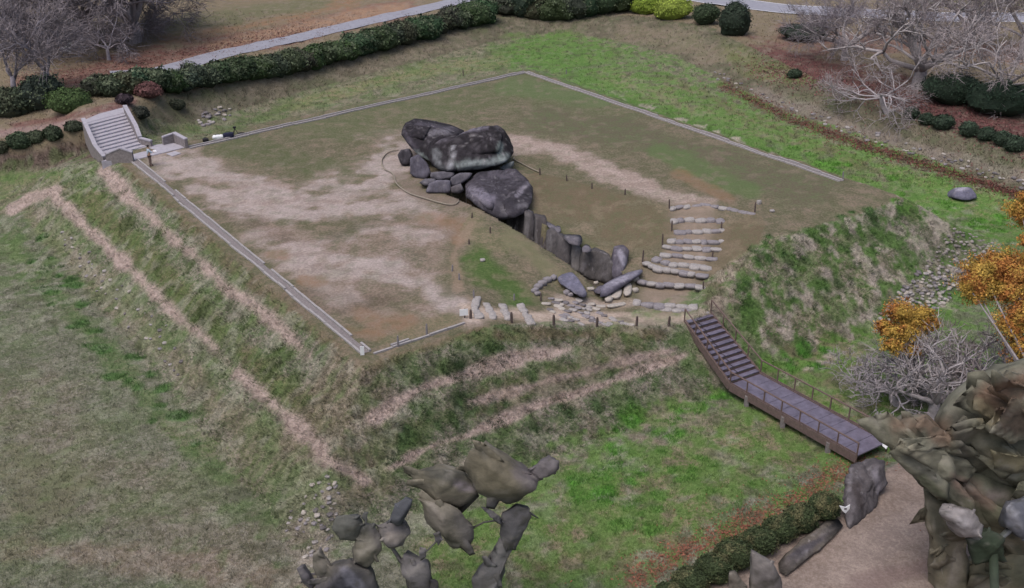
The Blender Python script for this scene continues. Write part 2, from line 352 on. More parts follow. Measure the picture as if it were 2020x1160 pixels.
for p_, w_, st_ in (([(320, 325), (400, 335), (450, 350), (510, 358)], 46, 1), ([(430, 395), (560, 400), (660, 392), (735, 370), (775, 330), (800, 295)], 64, 1), ([(560, 425), (640, 418), (800, 400), (860, 430)], 50, .9), ([(370, 370), (470, 385), (560, 380)], 26, .8),
              ([(600, 500), (700, 515), (800, 545), (870, 590), (925, 606)], 44, 1), ([(640, 470), (760, 450), (860, 470)], 40, .6), ([(500, 470), (620, 540), (700, 600)], 40, .5)):
    stroke(p_, w_, (136, 120, 114), (152, 136, 130), .75*st_, .5, .14, .4, zone=zp*(.45+.55*sstep(.38, .6, blot)), rag=1.6)
    stroke(p_, w_*.62, (150, 139, 136), (164, 153, 150), .85*st_, .5, .1, .3, zone=zp*sstep(.34, .58, blot+.07), rag=1.9)
for p_, w_ in (([(600, 552), (630, 556)], 16), ([(535, 500), (560, 505)], 15), ([(840, 430), (900, 440)], 26), ([(900, 480), (930, 440)], 20), ([(720, 625), (800, 640)], 30), ([(1340, 345), (1400, 375), (1440, 395)], 16), ([(690, 650), (740, 665)], 18)):
    stroke(p_, w_, (138, 106, 82), (120, 100, 80), .6, zone=zp)
stroke([(760, 685), (830, 650), (890, 630)], 22, (108, 104, 80), (124, 112, 90), .8, zone=zp)
stroke([(790, 350), (830, 385), (890, 400)], 20, (118, 106, 96), None, .7, zone=zp)
# notch
wz = win
stroke([(1080, 380), (1180, 420), (1280, 450), (1450, 470)], 80, (106, 94, 76), (94, 94, 70), 1, .4, .2, .6, zone=wz)
stroke([(920, 430), (960, 480), (1010, 470)], 34, (100, 102, 74), (126, 116, 94), .9, .4, .2, .6, zone=wz)
stroke([(940, 515), (990, 560), (1030, 590)], 52, (70, 96, 46), (84, 104, 58), .95, .3, .18, .5, zone=wz)
stroke([(1010, 470), (1060, 510), (1110, 550)], 24, (122, 118, 92), (104, 106, 76), .8, zone=wz)
stroke([(1080, 440), (1130, 465), (1180, 500)], 16, (92, 96, 64), None, .6, zone=wz)
stroke([(925, 612), (1000, 620), (1060, 622), (1150, 625), (1250, 628), (1350, 628)], 24, (160, 144, 132), (174, 158, 146), 1, .5, .12, .35, zone=wz)
stroke([(1100, 590), (1180, 600), (1240, 600)], 18, (146, 132, 122), (160, 146, 136), .9, .5, .12, .35, zone=wz)
stroke([(1370, 418), (1375, 460), (1360, 500), (1340, 530), (1320, 570), (1310, 600)], 56, (142, 126, 114), (124, 112, 98), .95, .5, .15, .4, zone=wz, rag=.4)
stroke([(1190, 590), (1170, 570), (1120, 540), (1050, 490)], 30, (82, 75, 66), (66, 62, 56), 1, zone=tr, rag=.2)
stroke([(905, 570), (895, 500), (930, 440)], 12, (142, 122, 106), None, .6)
# mound slopes
stroke([(150, 380), (300, 520), (450, 670), (620, 830)], 40, (90, 104, 60), (112, 108, 80), .9, zone=zs)
stroke([(260, 325), (450, 520), (720, 730), (900, 660), (1050, 660), (1300, 660)], 22, (100, 92, 70), (114, 102, 84), .9, .4, .22, .8, zone=zs)
stroke([(70, 430), (250, 620), (400, 760), (560, 920)], 42, (108, 108, 84), (130, 122, 104), .8, zone=zs)
stroke([(700, 760), (650, 850), (680, 950), (760, 900)], 90, (112, 104, 86), (140, 128, 114), .8, zone=zs)
stroke([(820, 850), (950, 790), (1100, 740), (1250, 700)], 44, (90, 100, 62), (112, 108, 84), .8, .4, zone=zs)
stroke([(1450, 450), (1600, 520), (1700, 560), (1500, 620), (1600, 680)], 120, (92, 106, 68), (146, 134, 120), .8, .5, zone=zs)
stroke([(1420, 470), (1400, 560), (1410, 600)], 26, (104, 94, 76), None, .7)
T1 = [(205, 335), (250, 385), (300, 425), (350, 480), (400, 515), (440, 565), (500, 600), (560, 650), (610, 700)]
T2 = [(105, 380), (150, 430), (200, 475), (300, 570), (350, 625), (400, 660), (460, 725), (510, 770), (560, 815), (620, 870), (650, 910), (720, 950)]
F1 = [(740, 820), (790, 790), (830, 765), (900, 745), (960, 722), (1030, 705), (1120, 690)]
F2 = [(930, 792), (1000, 775), (1080, 752), (1150, 735), (1230, 712), (1330, 690)]
F3 = [(770, 925), (850, 880), (920, 860), (1000, 822), (1080, 790), (1150, 772), (1250, 735), (1350, 700)]
stroke([(640, 940), (600, 1040), (620, 1120)], 60, (138, 128, 116), (160, 150, 142), .7, .5, .4, 1.2)
stroke([(80, 420), (180, 530), (300, 690), (380, 780)], 14, (136, 128, 116), (160, 152, 142), .6, .5, .4)
stroke([(1880, 455), (1960, 500), (1860, 540), (1760, 600)], 44, (140, 128, 114), (100, 104, 82), .8, .5, .3)
# moat floor, front and left
stroke([(20, 460), (60, 540), (130, 600), (210, 700), (290, 790), (370, 870), (430, 930)], 26, (80, 106, 62), (104, 112, 80), .8, .4, zone=zfl, sy=1, rag=1.5)
stroke([(330, 840), (470, 900), (520, 960)], 34, (98, 112, 70), (124, 118, 100), .6, .5, zone=zfl)
stroke([(60, 800), (100, 960), (300, 1000), (450, 1080)], 130, (100, 98, 80), (132, 126, 114), .9, .5, .35, zone=zfl)
stroke([(0, 1080), (250, 1100), (600, 1150)], 50, (124, 110, 96), (138, 126, 116), .7, zone=zfl)
stroke([(40, 900), (60, 1000), (150, 960)], 60, (112, 114, 88), (100, 100, 76), .6, zone=zfl)
zr = zfl & (GX > -6) & (GY < 80)
stroke([(1000, 1100), (1200, 1000), (1400, 900), (1550, 850), (1650, 740)], 160, (92, 116, 60), (132, 120, 98), 1, .42, .32, zone=zr)
stroke([(1050, 1130), (1250, 1090)], 70, (116, 114, 78), (142, 132, 108), .8, .5, .35, zone=zr)
stroke([(1150, 950), (1250, 900), (1150, 1000)], 40, (74, 124, 46), (90, 118, 58), .7, .3, zone=zr)
stroke([(1340, 800), (1240, 860), (1450, 900)], 22, (148, 130, 118), None, .6, .5, zone=zr)
stroke([(1640, 700), (1550, 720), (1700, 740)], 40, (134, 118, 102), (100, 112, 70), .7, .5)
stroke([(1720, 910), (1640, 940), (1580, 985), (1500, 1015), (1420, 1060), (1320, 1100), (1250, 1150)], 26, (128, 98, 80), (112, 108, 76), .8, .45, .4, sy=1.2)
setz(inl & (dL > .3) & (s_q > 8) & (GY < 62), (124, 110, 102), (138, 124, 116), .45, .18, .5)
stroke([(1800, 1020), (1720, 1080), (1680, 1130)], 50, (136, 122, 116), (150, 136, 128), .8, zone=inl)
stroke([(1700, 1150), (1820, 1120)], 30, (116, 98, 96), None, .6, zone=inl)
# moat floor, far and right
stroke([(1000, 110), (1100, 85), (1180, 110), (1120, 120)], 46, (86, 122, 60), (108, 114, 76), 1, .4, .2, zone=~plat)
stroke([(560, 215), (700, 175), (860, 135), (980, 120)], 20, (104, 120, 74), (128, 122, 92), .8, .5, zone=~plat)
stroke([(1080, 110), (1200, 180), (1350, 235), (1500, 290), (1650, 345), (1800, 400), (2000, 470)], 46, (82, 122, 54), (104, 118, 74), 1, .4, .3, zone=~plat)
stroke([(1200, 145), (1290, 185), (1380, 210), (1480, 245), (1650, 300), (1800, 355), (2020, 420)], 34, (92, 118, 62), (122, 122, 90), .9, .5, zone=~plat)
stroke([(1230, 165), (1330, 200), (1420, 235)], 16, (140, 134, 108), (110, 118, 76), .7, .5, zone=~plat)
stroke([(1300, 150), (1420, 200), (1540, 260), (1700, 320)], 18, (96, 106, 66), (112, 108, 78), .8, zone=~plat)
stroke([(1780, 350), (1900, 400), (2020, 430)], 40, (80, 128, 48), (118, 122, 80), .8, .4, .3, zone=~plat)
stroke([(1425, 168), (1500, 205), (1560, 233), (1640, 262), (1700, 285), (1850, 332), (2030, 392)], 14, (104, 72, 66), (100, 92, 72), .75, .5, .35, .9)
stroke([(1500, 185), (1700, 262), (1850, 305), (2030, 350)], 22, (120, 110, 104), (136, 126, 120), .7, .5, .3, zone=out)
stroke([(1450, 105), (1520, 140), (1600, 150)], 34, (100, 114, 66), (112, 108, 78), .8, zone=out)
stroke([(1240, 60), (1340, 80), (1400, 110)], 34, (126, 114, 100), (112, 106, 84), .7, zone=out)
stroke([(400, 215), (450, 225)], 20, (138, 128, 122), (112, 104, 92), .7, .5, .3)
stroke([(500, 175), (700, 125), (900, 82)], 30, (98, 92, 78), (114, 106, 92), .9, .5, .25, zone=out)
stroke([(330, 255), (440, 258), (560, 215)], 14, (78, 104, 58), (96, 100, 70), .7)
stroke([(0, 320), (80, 315), (180, 300)], 34, (92, 76, 72), (108, 94, 88), .95, .4, .2, .8)
stroke([(0, 350), (80, 350), (180, 330)], 18, (88, 118, 62), (104, 110, 78), .9)
stroke([(0, 385), (100, 355)], 22, (100, 112, 76), (124, 118, 92), .7)
stroke([(0, 262), (90, 252), (170, 235), (240, 218)], 16, (142, 124, 120), (132, 106, 104), .95)
stroke([(30, 246), (110, 236), (260, 200)], 12, (116, 82, 80), None, .8)
stroke([(1500, 120), (1620, 140), (1750, 185), (1850, 215), (2030, 270)], 62, (108, 70, 68), (98, 80, 74), 1.0, .45, .35, zone=beyond)
stroke([(1560, 70), (1800, 90), (2030, 110)], 34, (112, 92, 84), (124, 84, 80), .8, zone=beyond)
stroke([(1800, 5), (2030, 8)], 12, (100, 104, 70), None, .8, zone=beyond)
stroke([(60, 170), (250, 130), (420, 95), (600, 60), (800, 15)], 34, (126, 84, 78), (128, 104, 92), .95, .45, .3, zone=beyond)
stroke([(420, 92), (560, 62), (800, 12)], 17, (158, 132, 106), (140, 110, 90), .8, .5, zone=beyond)
stroke([(330, 75), (500, 50), (700, 5)], 16, (142, 106, 82), (120, 108, 84), .8, .5, zone=beyond)
stroke([(180, 50), (250, 35)], 30, (148, 134, 104), None, .9, zone=beyond)
stroke([(340, 50), (480, 30), (620, 5)], 26, (106, 106, 80), None, .9, zone=beyond)
stroke([(60, 110), (120, 120)], 60, (112, 92, 82), (104, 98, 74), .7, zone=beyond)
# scattered dark and bright clumps of grass on slope and moat
spots = []
def spot_field(poly, n, r, a, st=.85):
    x0, x1 = min(p[0] for p in poly), max(p[0] for p in poly); y0, y1 = min(p[1] for p in poly), max(p[1] for p in poly); k = 0
    while k < n:
        x, y = random.uniform(x0, x1), random.uniform(y0, y1)
        if not in_poly(np.array([x]), np.array([y]), poly)[0]: continue
        k += 1; q = G(x, y); rr = r*random.uniform(.6, 1.4); spots.append((q, rr, a))
        m = (np.abs(GX-q[0]) < rr*2) & (np.abs(GY-q[1]) < rr*2)
        if s_q[m].size and hz(q[0], q[1]) > -9 and sd_quad(q[0], q[1]) > .5:
            dd = np.hypot(GX[m]-q[0], GY[m]-q[1])/rr+(nz2[m]-.5)*1.6; kk = (min(1, st*1.15)*sstep(1.2, .4, dd))[:, None]
            colA[m] = colA[m]*(1-kk)+S(a)*kk; colB[m] = colB[m]*(1-kk)+S(tuple(c*1.12 for c in a))*kk
spot_field([(750, 860), (820, 800), (1000, 740), (1350, 700), (1380, 760), (1100, 840), (900, 900), (770, 940)], 34, .45, (66, 88, 54))
spot_field([(800, 745), (870, 690), (1000, 680), (1000, 705), (850, 760)], 12, .6, (62, 82, 50))
spot_field([(1460, 470), (1600, 400), (1780, 420), (1760, 520), (1600, 620), (1450, 620)], 46, .5, (64, 94, 50))
spot_field([(1150, 860), (1400, 760), (1600, 690), (1560, 780), (1350, 850), (1200, 1000), (1080, 1000)], 34, .55, (76, 132, 46))
spot_field([(1280, 880), (1500, 900), (1500, 980), (1300, 1060), (1150, 1080)], 26, .4, (82, 128, 52))
spot_field([(20, 460), (80, 460), (260, 680), (420, 900), (300, 840), (100, 600)], 40, .5, (72, 106, 56))
spot_field([(150, 380), (250, 380), (600, 720), (640, 860), (520, 790), (300, 560)], 30, .6, (78, 96, 54), .6)
spot_field([(1500, 640), (1640, 640), (1640, 720), (1560, 730)], 10, .5, (74, 128, 48))
spot_field([(1560, 290), (1800, 360), (2000, 440), (1980, 470), (1760, 400)], 26, .6, (78, 132, 44))
mo1, mo2, mo3 = fbm(wa*.45, 4, 71), fbm(wa*1.5, 4, 81), fbm(wa*1.1+40, 4, 91)
def mott(zone, n_, lo, hi, c_, st):
    k = (st*sstep(lo, hi, n_)*zone)[..., None]; colA[:] = colA*(1-k)+S(c_)*k; colB[:] = colB*(1-k)+S(tuple(v*1.12 for v in c_))*k
veg = ((s_q > .9) & ~inl & ~beyond & (GY < 175)).astype(float)*np.where(out, .3, 1)*(1-.5*sstep(-10, -20, GX)*sstep(74, 62, GY)*(s_q > 8))
rs_ = veg*(s_q < 9)*sstep(8, 16, GX)
mott(veg, mo1, .5, .66, (86, 108, 62), .5); mott(veg, mo2, .55, .7, (78, 102, 58), .55); mott(veg*np.where(GY > 90, .45, 1), mo3, .56, .7, (138, 136, 124), .5); mott(veg*(GY > 88)*(s_q > 7)*(~out)*(GX > 0), mo2, .4, .6, (84, 122, 54), .6)
mott(rs_, mo2, .42, .6, (72, 104, 48), .8); mott(rs_, mo3, .52, .64, (156, 144, 138), .7)
mott(veg*(GX > -4)*(s_q > 7)*(GY < 80), mo2, .44, .6, (86, 120, 54), .65)
mott(veg, 1-mo2, .56, .72, (70, 72, 56), .5)
for s_, w_ in ((T1, 14), (T2, 15), (F1, 17), (F2, 11), (F3, 12), ([(22, 414), (60, 390), (115, 374)], 12)):
    stroke(s_, w_, pink, (168, 150, 144), 1.0, .5, .2, .9, sy=1.15, rag=1.35)
mott((s_q < .9)*(~win), mo2, .52, .7, (82, 92, 64), .28); mott((s_q < .9)*(~win), mo3, .55, .7, (124, 108, 98), .35)
mott(win*1.0, mo3, .52, .68, (122, 108, 92), .4); mott(out*1.0, mo2, .5, .7, (124, 112, 102), .5)
# ------------------------------------------------------------------ ground meshes, split by what they are
ni, nj = GX.shape; idx = np.arange(ni*nj).reshape(ni, nj)
quads = np.stack([idx[:-1, :-1], idx[1:, :-1], idx[1:, 1:], idx[:-1, 1:]], -1).reshape(-1, 4)
cx = .25*(GX[:-1, :-1]+GX[1:, :-1]+GX[1:, 1:]+GX[:-1, 1:]).ravel(); cy = .25*(GY[:-1, :-1]+GY[1:, :-1]+GY[1:, 1:]+GY[:-1, 1:]).ravel()
cls = np.zeros(len(quads), int); sqc = sd_quad(cx, cy)
is_out = in_poly(cx, cy, far_poly) & (sqc > 7.8); is_bey = in_poly(cx, cy, crest_poly) & (sqc > 7.8)
cls[:] = 0
cls[sqc < 7.8] = 1
cls[is_out] = 2; cls[is_bey] = 3
cls[in_poly(cx, cy, lip_poly) & (sqc > 8) & (cy < 60)] = 4
path_poly = [tuple(G(*p)[:2]) for p in [(918, 608), (1000, 604), (1100, 590), (1180, 585), (1245, 585), (1290, 540), (1315, 415), (1400, 406), (1430, 412), (1400, 560), (1380, 620)]]+[tuple(G(*p)[:2]) for p in [(1340, 641), (1180, 643), (1010, 641), (922, 630)]]
cls[in_poly(cx, cy, path_poly)] = 5
wpath_poly = [tuple(G(*p)[:2]) for p in [(-60, 262), (90, 244), (170, 228), (240, 210), (245, 222), (172, 243), (90, 262), (-60, 290)]]
cls[in_poly(cx, cy, wpath_poly) & is_out] = 6
GV = np.stack([GX, GY, H], -1).reshape(-1, 3)
gnames = {0: ('moat_floor', 'flat grassy moat floor of green and dry straw around the mound'), 1: ('burial_mound', 'square grass and bare soil mound with sloping sides and sunken entrance'),
          2: ('outer_bank', 'brown grassy outer bank facing the mound across the moat'), 3: ('ground', 'open lawn and leaf covered ground beyond the moat'),
          4: ('dirt_path', 'bare grey brown dirt path outside the clipped hedge, bottom right'), 5: ('footpath', 'sandy trodden path and stair treads in the sunken entrance'), 6: ('upper_path', 'pale path leading to the top of the concrete stairs')}
GOBJ = {}
for k, (nm, lb) in gnames.items():
    f = quads[cls == k]
    if not len(f): continue
    u, inv = np.unique(f, return_inverse=True)
    o = mk(nm, GV[u], inv.reshape(f.shape), M_ground, None, None, True, extra=[('cola', colA.reshape(-1, 3)[u]), ('colb', colB.reshape(-1, 3)[u]), ('wgt', np.stack([W, LU, BU], -1).reshape(-1, 3)[u])])
    tag(o, lb, {0: 'ground', 1: 'mound', 2: 'bank', 3: 'ground', 4: 'path', 5: 'path', 6: 'path'}[k], kind='structure'); GOBJ[nm] = o
def colour_at(x, y, w=None):
    i = np.clip(np.searchsorted(xs, x), 0, ni-1); j = np.clip(np.searchsorted(ys, y), 0, nj-1)
    t_ = (np.random.RandomState(3).rand(*np.shape(x)) < W[i, j]+.05)[..., None]
    return np.where(t_, colB[i, j], colA[i, j])
# ------------------------------------------------------------------ grass (nobody could count it)
def blades(name, X, Y, L, wd, flop, C, label, cat, seed, per=5):
    r = np.random.RandomState(seed); n = len(X); X = np.repeat(X, per); Y = np.repeat(Y, per); C = np.repeat(C, per, 0)
    if np.ndim(L): L = np.repeat(L, per)
    N = n*per; X = X+r.normal(0, .07, N); Y = Y+r.normal(0, .07, N); Z = hz(X, Y)-.02
    e = .25; gx = (hz(X+e, Y)-hz(X-e, Y))/(2*e); gy = (hz(X, Y+e)-hz(X, Y-e))/(2*e)
    a = r.rand(N)*2*math.pi; Lr = L*r.uniform(.6, 1.4, N); fl_ = flop
    dx = np.cos(a)*.45-gx*fl_*1.6; dy = np.sin(a)*.45-gy*fl_*1.6; dz = .75+0*dx; nn = np.sqrt(dx*dx+dy*dy+dz*dz); dx, dy, dz = dx/nn, dy/nn, dz/nn
    b = r.rand(N)*math.pi; wx, wy = np.cos(b)*wd, np.sin(b)*wd
    p0 = np.stack([X-wx, Y-wy, Z], -1); p1 = np.stack([X+wx, Y+wy, Z], -1); p2 = np.stack([X+dx*Lr, Y+dy*Lr, Z+dz*Lr], -1)
    V = np.stack([p0, p1, p2], 1).reshape(-1, 3); F = np.arange(N*3).reshape(-1, 3)
    Cv = np.repeat(C*r.uniform(.75, 1.25, (N, 1)), 3, 0)
    return tag(mk(name, V, F, M_grass, None, Cv), label, cat, kind='stuff')
def scatter_px(n, x0, x1, y0, y1, seed, fn):
    r = np.random.RandomState(seed); q = Gv(r.uniform(x0, x1, n), r.uniform(y0, y1, n)); s_ = sd_quad(q[:, 0], q[:, 1])
    return q[fn(q, s_)]
q = scatter_px(60000, -20, 2040, 280, 1180, 11, lambda q, s_: (s_ > .9) & ~in_poly(q[:, 0], q[:, 1], lip_poly) & ~in_poly(q[:, 0], q[:, 1], path_poly) & (q[:, 1] < 98))
sl_ = sd_quad(q[:, 0], q[:, 1]) < 8
blades('slope_grass', q[sl_, 0], q[sl_, 1], .3, .016, .8, colour_at(q[sl_, 0], q[sl_, 1]), 'long straw and green grass covering the sloping sides of the mound', 'grass', 1, 5)
blades('moat_grass', q[~sl_, 0], q[~sl_, 1], .2, .014, .2, colour_at(q[~sl_, 0], q[~sl_, 1]), 'short mixed green and dry grass growing on the moat floor', 'grass', 2, 4)
q = scatter_px(26000, -20, 2040, 20, 420, 12, lambda q, s_: (s_ > 6) & (q[:, 1] >= 92) & (q[:, 1] < 150))
blades('far_grass', q[:, 0], q[:, 1], .28, .025, .5, colour_at(q[:, 0], q[:, 1]), 'grass on the moat floor and outer bank beyond the mound', 'grass', 3, 3)
q = scatter_px(22000, 240, 1760, 140, 700, 13, lambda q, s_: (s_ < .9) & ~in_poly(q[:, 0], q[:, 1], path_poly) & ~in_poly(q[:, 0], q[:, 1], trench_poly))
cc = colour_at(q[:, 0], q[:, 1]); k = cc[:, 0] < .2; q, cc = q[k], cc[k]
blades('turf', q[:, 0], q[:, 1], .07, .014, .1, cc, 'short worn turf on the flat top of the mound', 'grass', 4, 4)
sx = []; 
for (p_, r_, a_) in spots:
    if sd_quad(p_[0], p_[1]) < .5: continue
    m_ = int(15*r_/.5)
    for _ in range(m_):
        an = random.random()*6.28; rr = r_*math.sqrt(random.random())*.9; sx.append((p_[0]+rr*math.cos(an), p_[1]+rr*math.sin(an), *S(a_)))
sx = np.array(sx)
blades('tall_grass_clumps', sx[:, 0], sx[:, 1], .22, .016, .5, sx[:, 2:], 'leafy green clumps dotted over slopes and moat floor', 'grass', 5, 6)
# fallen leaves
def litter(name, strokes, n, size, c1, c2, label, seed):
    r = np.random.RandomState(seed); pts = []
    for (line, w_, share) in strokes:
        m = int(n*share); L = np.array(line, float); sg = np.hypot(*np.diff(L, axis=0).T); cs = np.r_[0, np.cumsum(sg)]
        t_ = r.rand(m)*cs[-1]; X = np.interp(t_, cs, L[:, 0])+r.standard_t(3, m)*w_*.8; Y = np.interp(t_, cs, L[:, 1])+r.standard_t(3, m)*w_*.5; X = np.clip(X, -60, 2100); Y = np.clip(Y, 8, 1190)
        pts.append(Gv(X, Y))
    q = np.concatenate(pts); N = len(q); a = r.rand(N)*6.28; s_ = size*r.uniform(.6, 1.4, N)
    u = np.stack([np.cos(a), np.sin(a), r.normal(0, .4, N)], -1)*s_[:, None]; v = np.stack([-np.sin(a), np.cos(a), r.normal(0, .4, N)], -1)*s_[:, None]*.6
    q = q+[0, 0, .05]
    V = np.stack([q-u, q-v, q+u, q+v], 1).reshape(-1, 3); t_ = r.rand(N, 1); C = np.repeat((S(c1)*t_+S(c2)*(1-t_))*r.uniform(.6, 1.3, (N, 1)), 4, 0)
    tag(mk(name, V, np.arange(N*4).reshape(-1, 4), M_leaf, None, C), label, 'leaves', kind='stuff')
litter('fallen_leaves', [([(1720, 910), (1640, 940), (1580, 985), (1500, 1015), (1420, 1060), (1320, 1100), (1250, 1150)], 22, 1.0)], 3000, .055, (150, 92, 72), (118, 74, 60), 'rust red fallen leaves along the clipped hedge bottom right', 1)
litter('fallen_leaves', [([(1425, 168), (1560, 235), (1700, 287), (1850, 333), (2040, 395)], 9, 1.0)], 5000, .085, (116, 64, 58), (90, 56, 52), 'dark red fallen leaves lining the foot of the outer bank', 2)
litter('fallen_leaves', [([(1480, 130), (1700, 175), (1850, 220), (2040, 285)], 26, 1.0)], 6000, .1, (126, 78, 80), (100, 62, 62), 'red leaf litter under the bare trees upper right', 3)
litter('fallen_leaves', [([(40, 160), (250, 130), (420, 95), (640, 55)], 16, 1.0)], 4000, .1, (122, 82, 76), (108, 76, 68), 'red brown leaf litter behind the long hedge upper left', 4)
# ------------------------------------------------------------------ star shaped stones
def ico(level):
    bm = bmesh.new(); bmesh.ops.create_icosphere(bm, subdivisions=level, radius=1)
    V = np.array([v.co[:] for v in bm.verts]); V /= np.linalg.norm(V, axis=1)[:, None]; F = np.array([[v.index for v in f.verts] for f in bm.faces]); bm.free(); return V, F
ICO = {k: ico(k) for k in (1, 2, 3, 4, 5)}
def hull_shape(pts, level=4, p=18, amp=.03, fr=2.0, seed=0, ridge=0, chips=0):
    pts = np.array(pts, float); c = pts.mean(0); bm = bmesh.new()
    for q_ in pts: bm.verts.new(q_-c)
    bmesh.ops.convex_hull(bm, input=bm.verts); bm.normal_update()
    N = np.array([f.normal[:] for f in bm.faces]); D_ = np.array([f.normal.dot(f.verts[0].co) for f in bm.faces]); bm.free()
    k = np.abs(D_) > 1e-4; N, D_ = N[k], D_[k]; sg = np.sign(D_); N *= sg[:, None]; D_ *= sg
    if chips:
        rc = np.random.RandomState(seed+77); n2_ = rc.normal(0, 1, (chips, 3)); n2_ /= np.linalg.norm(n2_, axis=1)[:, None]; sup = ((pts-c)@n2_.T).max(0)*rc.uniform(.84, .96, chips); N = np.concatenate([N, n2_]); D_ = np.concatenate([D_, sup])
    V, F = ICO[level]; r = (np.maximum(V@N.T/D_, 1e-6)**p).sum(1)**(-1/p)*1.035; X = V*r[:, None]
    sz = np.ptp(pts, 0).max(); dn = (fbm(X/sz*fr*2+seed*7.7, 5, seed)-.5)*2
    if ridge: dn = dn-ridge*np.maximum(0, .14-np.abs(fbm(X/sz*fr+seed*3.1, 3, seed+50)-.5))*5
    r2 = 1+dn*amp*sz/np.maximum(r, sz*.2)
    return X*r2[:, None]+c, F
def paint(V, base, strokes, seed=0, var=.25, fr=1.0):
    px, py = w2p(V[:, 0], V[:, 1], V[:, 2]); n = fbm(V*fr+seed, 5, seed+5); n2 = fbm(V*np.array([2.2, 2.2, .5])*fr, 4, seed+8)
    C = np.tile(S(base), (len(V), 1))*(1+(n-.5)*2*var)[:, None]
    for (pts, w_, c_, st) in strokes:
        dd, _ = seg_dist(px, py, pts); k = (st*sstep(1.3, .4, dd/w_+(n-.5)*1.4+(n2-.5)*1.2))[:, None]; C = C*(1-k)+S(c_)*k
    n4 = fbm(V*np.array([5, 5, 1.6])*fr, 4, seed+18); li = (sstep(.56, .74, n2)*.3)[:, None]; C = C*(1-li)+S(122, 119, 128)*li; li = (sstep(.64, .76, n4)*.42)[:, None]; return C*(1-li)+S(150, 147, 152)*li
def rock_body(name, subs, label, base, strokes, seed, group=None, back=2.5, cat='boulder', amp=.035, drop=.37, chips=9):
    VV, FF, n = [], [], 0
    for i, (sil, bk) in enumerate(subs):
        f = [Q(*q_) for q_ in sil]; cen = np.mean(f, 0); b = [np.array([cen[0]+(q_[0]-cen[0])*.88, q_[1]+bk, q_[2]-bk*drop]) for q_ in f]; f0 = [cen+(q_-cen)*.55+[0, -.45*min(1, bk/2.5), -.1] for q_ in f]
        V, F = hull_shape(f+b+f0, 5 if i == 0 else 4, 160, amp, 2.4, seed+i*3, .35, chips); VV.append(V); FF.append(F+n); n += len(V)
    V = np.concatenate(VV); F = np.concatenate(FF); hn = fbm(V*1.3+seed, 4, seed+31); cr = 1-np.clip(np.abs(hn-.5)*28, 0, 1)
    C = paint(V, base, strokes, seed, .45, 1.2); C *= (1-.55*cr)[:, None]; at = V.mean(0); at[2] = V[:, 2].min()
    return tag(mk(name, V, F, M_rock, None, C, True, at=at), label, cat, group)
def rock(name, sil, back, label, base=(66, 62, 72), strokes=(), level=4, amp=.03, fr=2.0, seed=0, cat='boulder', extra=(), mat=None, parent=None, group=None, drop=.37, shrink=.9, ridge=0, p=18, var=.25, sm=True, chips=12):
    f = [Q(*s_) for s_ in sil]; cen = np.mean(f, 0)
    b = [np.array([cen[0]+(q_[0]-cen[0])*shrink, q_[1]+back, q_[2]-back*drop]) for q_ in f]
    V, F = hull_shape(f+b+[Q(*e) for e in extra], level, p, amp, fr, seed, ridge, chips)
    C = paint(V, base, strokes, seed, var); at = (cen[0], V[:, 1].mean(), V[:, 2].min())
    o = mk(name, V, F, mat or M_rock, parent, C, sm, at=at)
    if parent is None: tag(o, label, cat, group)
    return o
gr_c = 'boulders of the exposed burial chamber'
# front capstone
rock_body('boulder', [([(884, 285, 82), (893, 268, 83), (912, 259, 83.6), (950, 249, 84.2), (980, 246, 84.6), (990, 252, 84.6), (1002, 266, 84.6), (1014, 290, 84), (1012, 303, 83), (1000, 318, 82.0), (975, 328, 81.2), (945, 334, 80.6), (905, 337, 80.4), (886, 330, 80.8)], 3.6),
     ([(841, 306, 82.6), (847, 288, 82.9), (870, 274, 83), (898, 268, 83.4), (905, 300, 82.2), (903, 337, 80.5), (878, 337, 80.6), (852, 327, 81.6)], 3.0), ([(925, 258, 83.4), (975, 249, 84.0), (992, 262, 83.6), (985, 300, 82.0), (930, 305, 81.6)], 1.4)],
     'huge dark capstone in front with pale green grey band along its base', (40, 37, 43), [([(905, 327), (960, 324), (1000, 312)], 10, (124, 134, 136), .95), ([(893, 290), (889, 332)], 5, (148, 150, 158), .9), ([(860, 300), (868, 330)], 9, (112, 116, 122), .7), ([(988, 285), (985, 315)], 6, (112, 124, 124), .8), ([(900, 262), (960, 250)], 4, (122, 118, 134), .6), ([(862, 280), (885, 275)], 5, (96, 92, 104), .6)], 4, gr_c)
rock_body('boulder', [([(791, 262, 86.5), (800, 243, 87.5), (818, 233, 88.5), (838, 235, 89), (880, 245, 89), (914, 257, 88.6), (915, 275, 86), (880, 300, 84.6), (850, 318, 84.2), (828, 308, 84.8), (805, 286, 85.2)], 3.4),
     ([(845, 282, 84.6), (870, 268, 85.2), (905, 262, 86), (905, 280, 85), (868, 305, 84), (850, 320, 83.9), (840, 305, 84.2)], 2), ([(798, 248, 87), (818, 236, 88), (850, 250, 87), (835, 275, 85.6), (806, 270, 86)], 1.5)],
     'dark pointed rear capstone leaning behind the pale banded one', (40, 37, 44), [([(850, 262), (880, 258)], 9, (112, 110, 120), .7), ([(815, 300), (850, 318)], 4, (130, 142, 144), .8), ([(800, 262), (815, 290)], 8, (70, 66, 78), .6), ([(820, 243), (900, 256)], 4, (84, 80, 92), .6)], 9, gr_c)
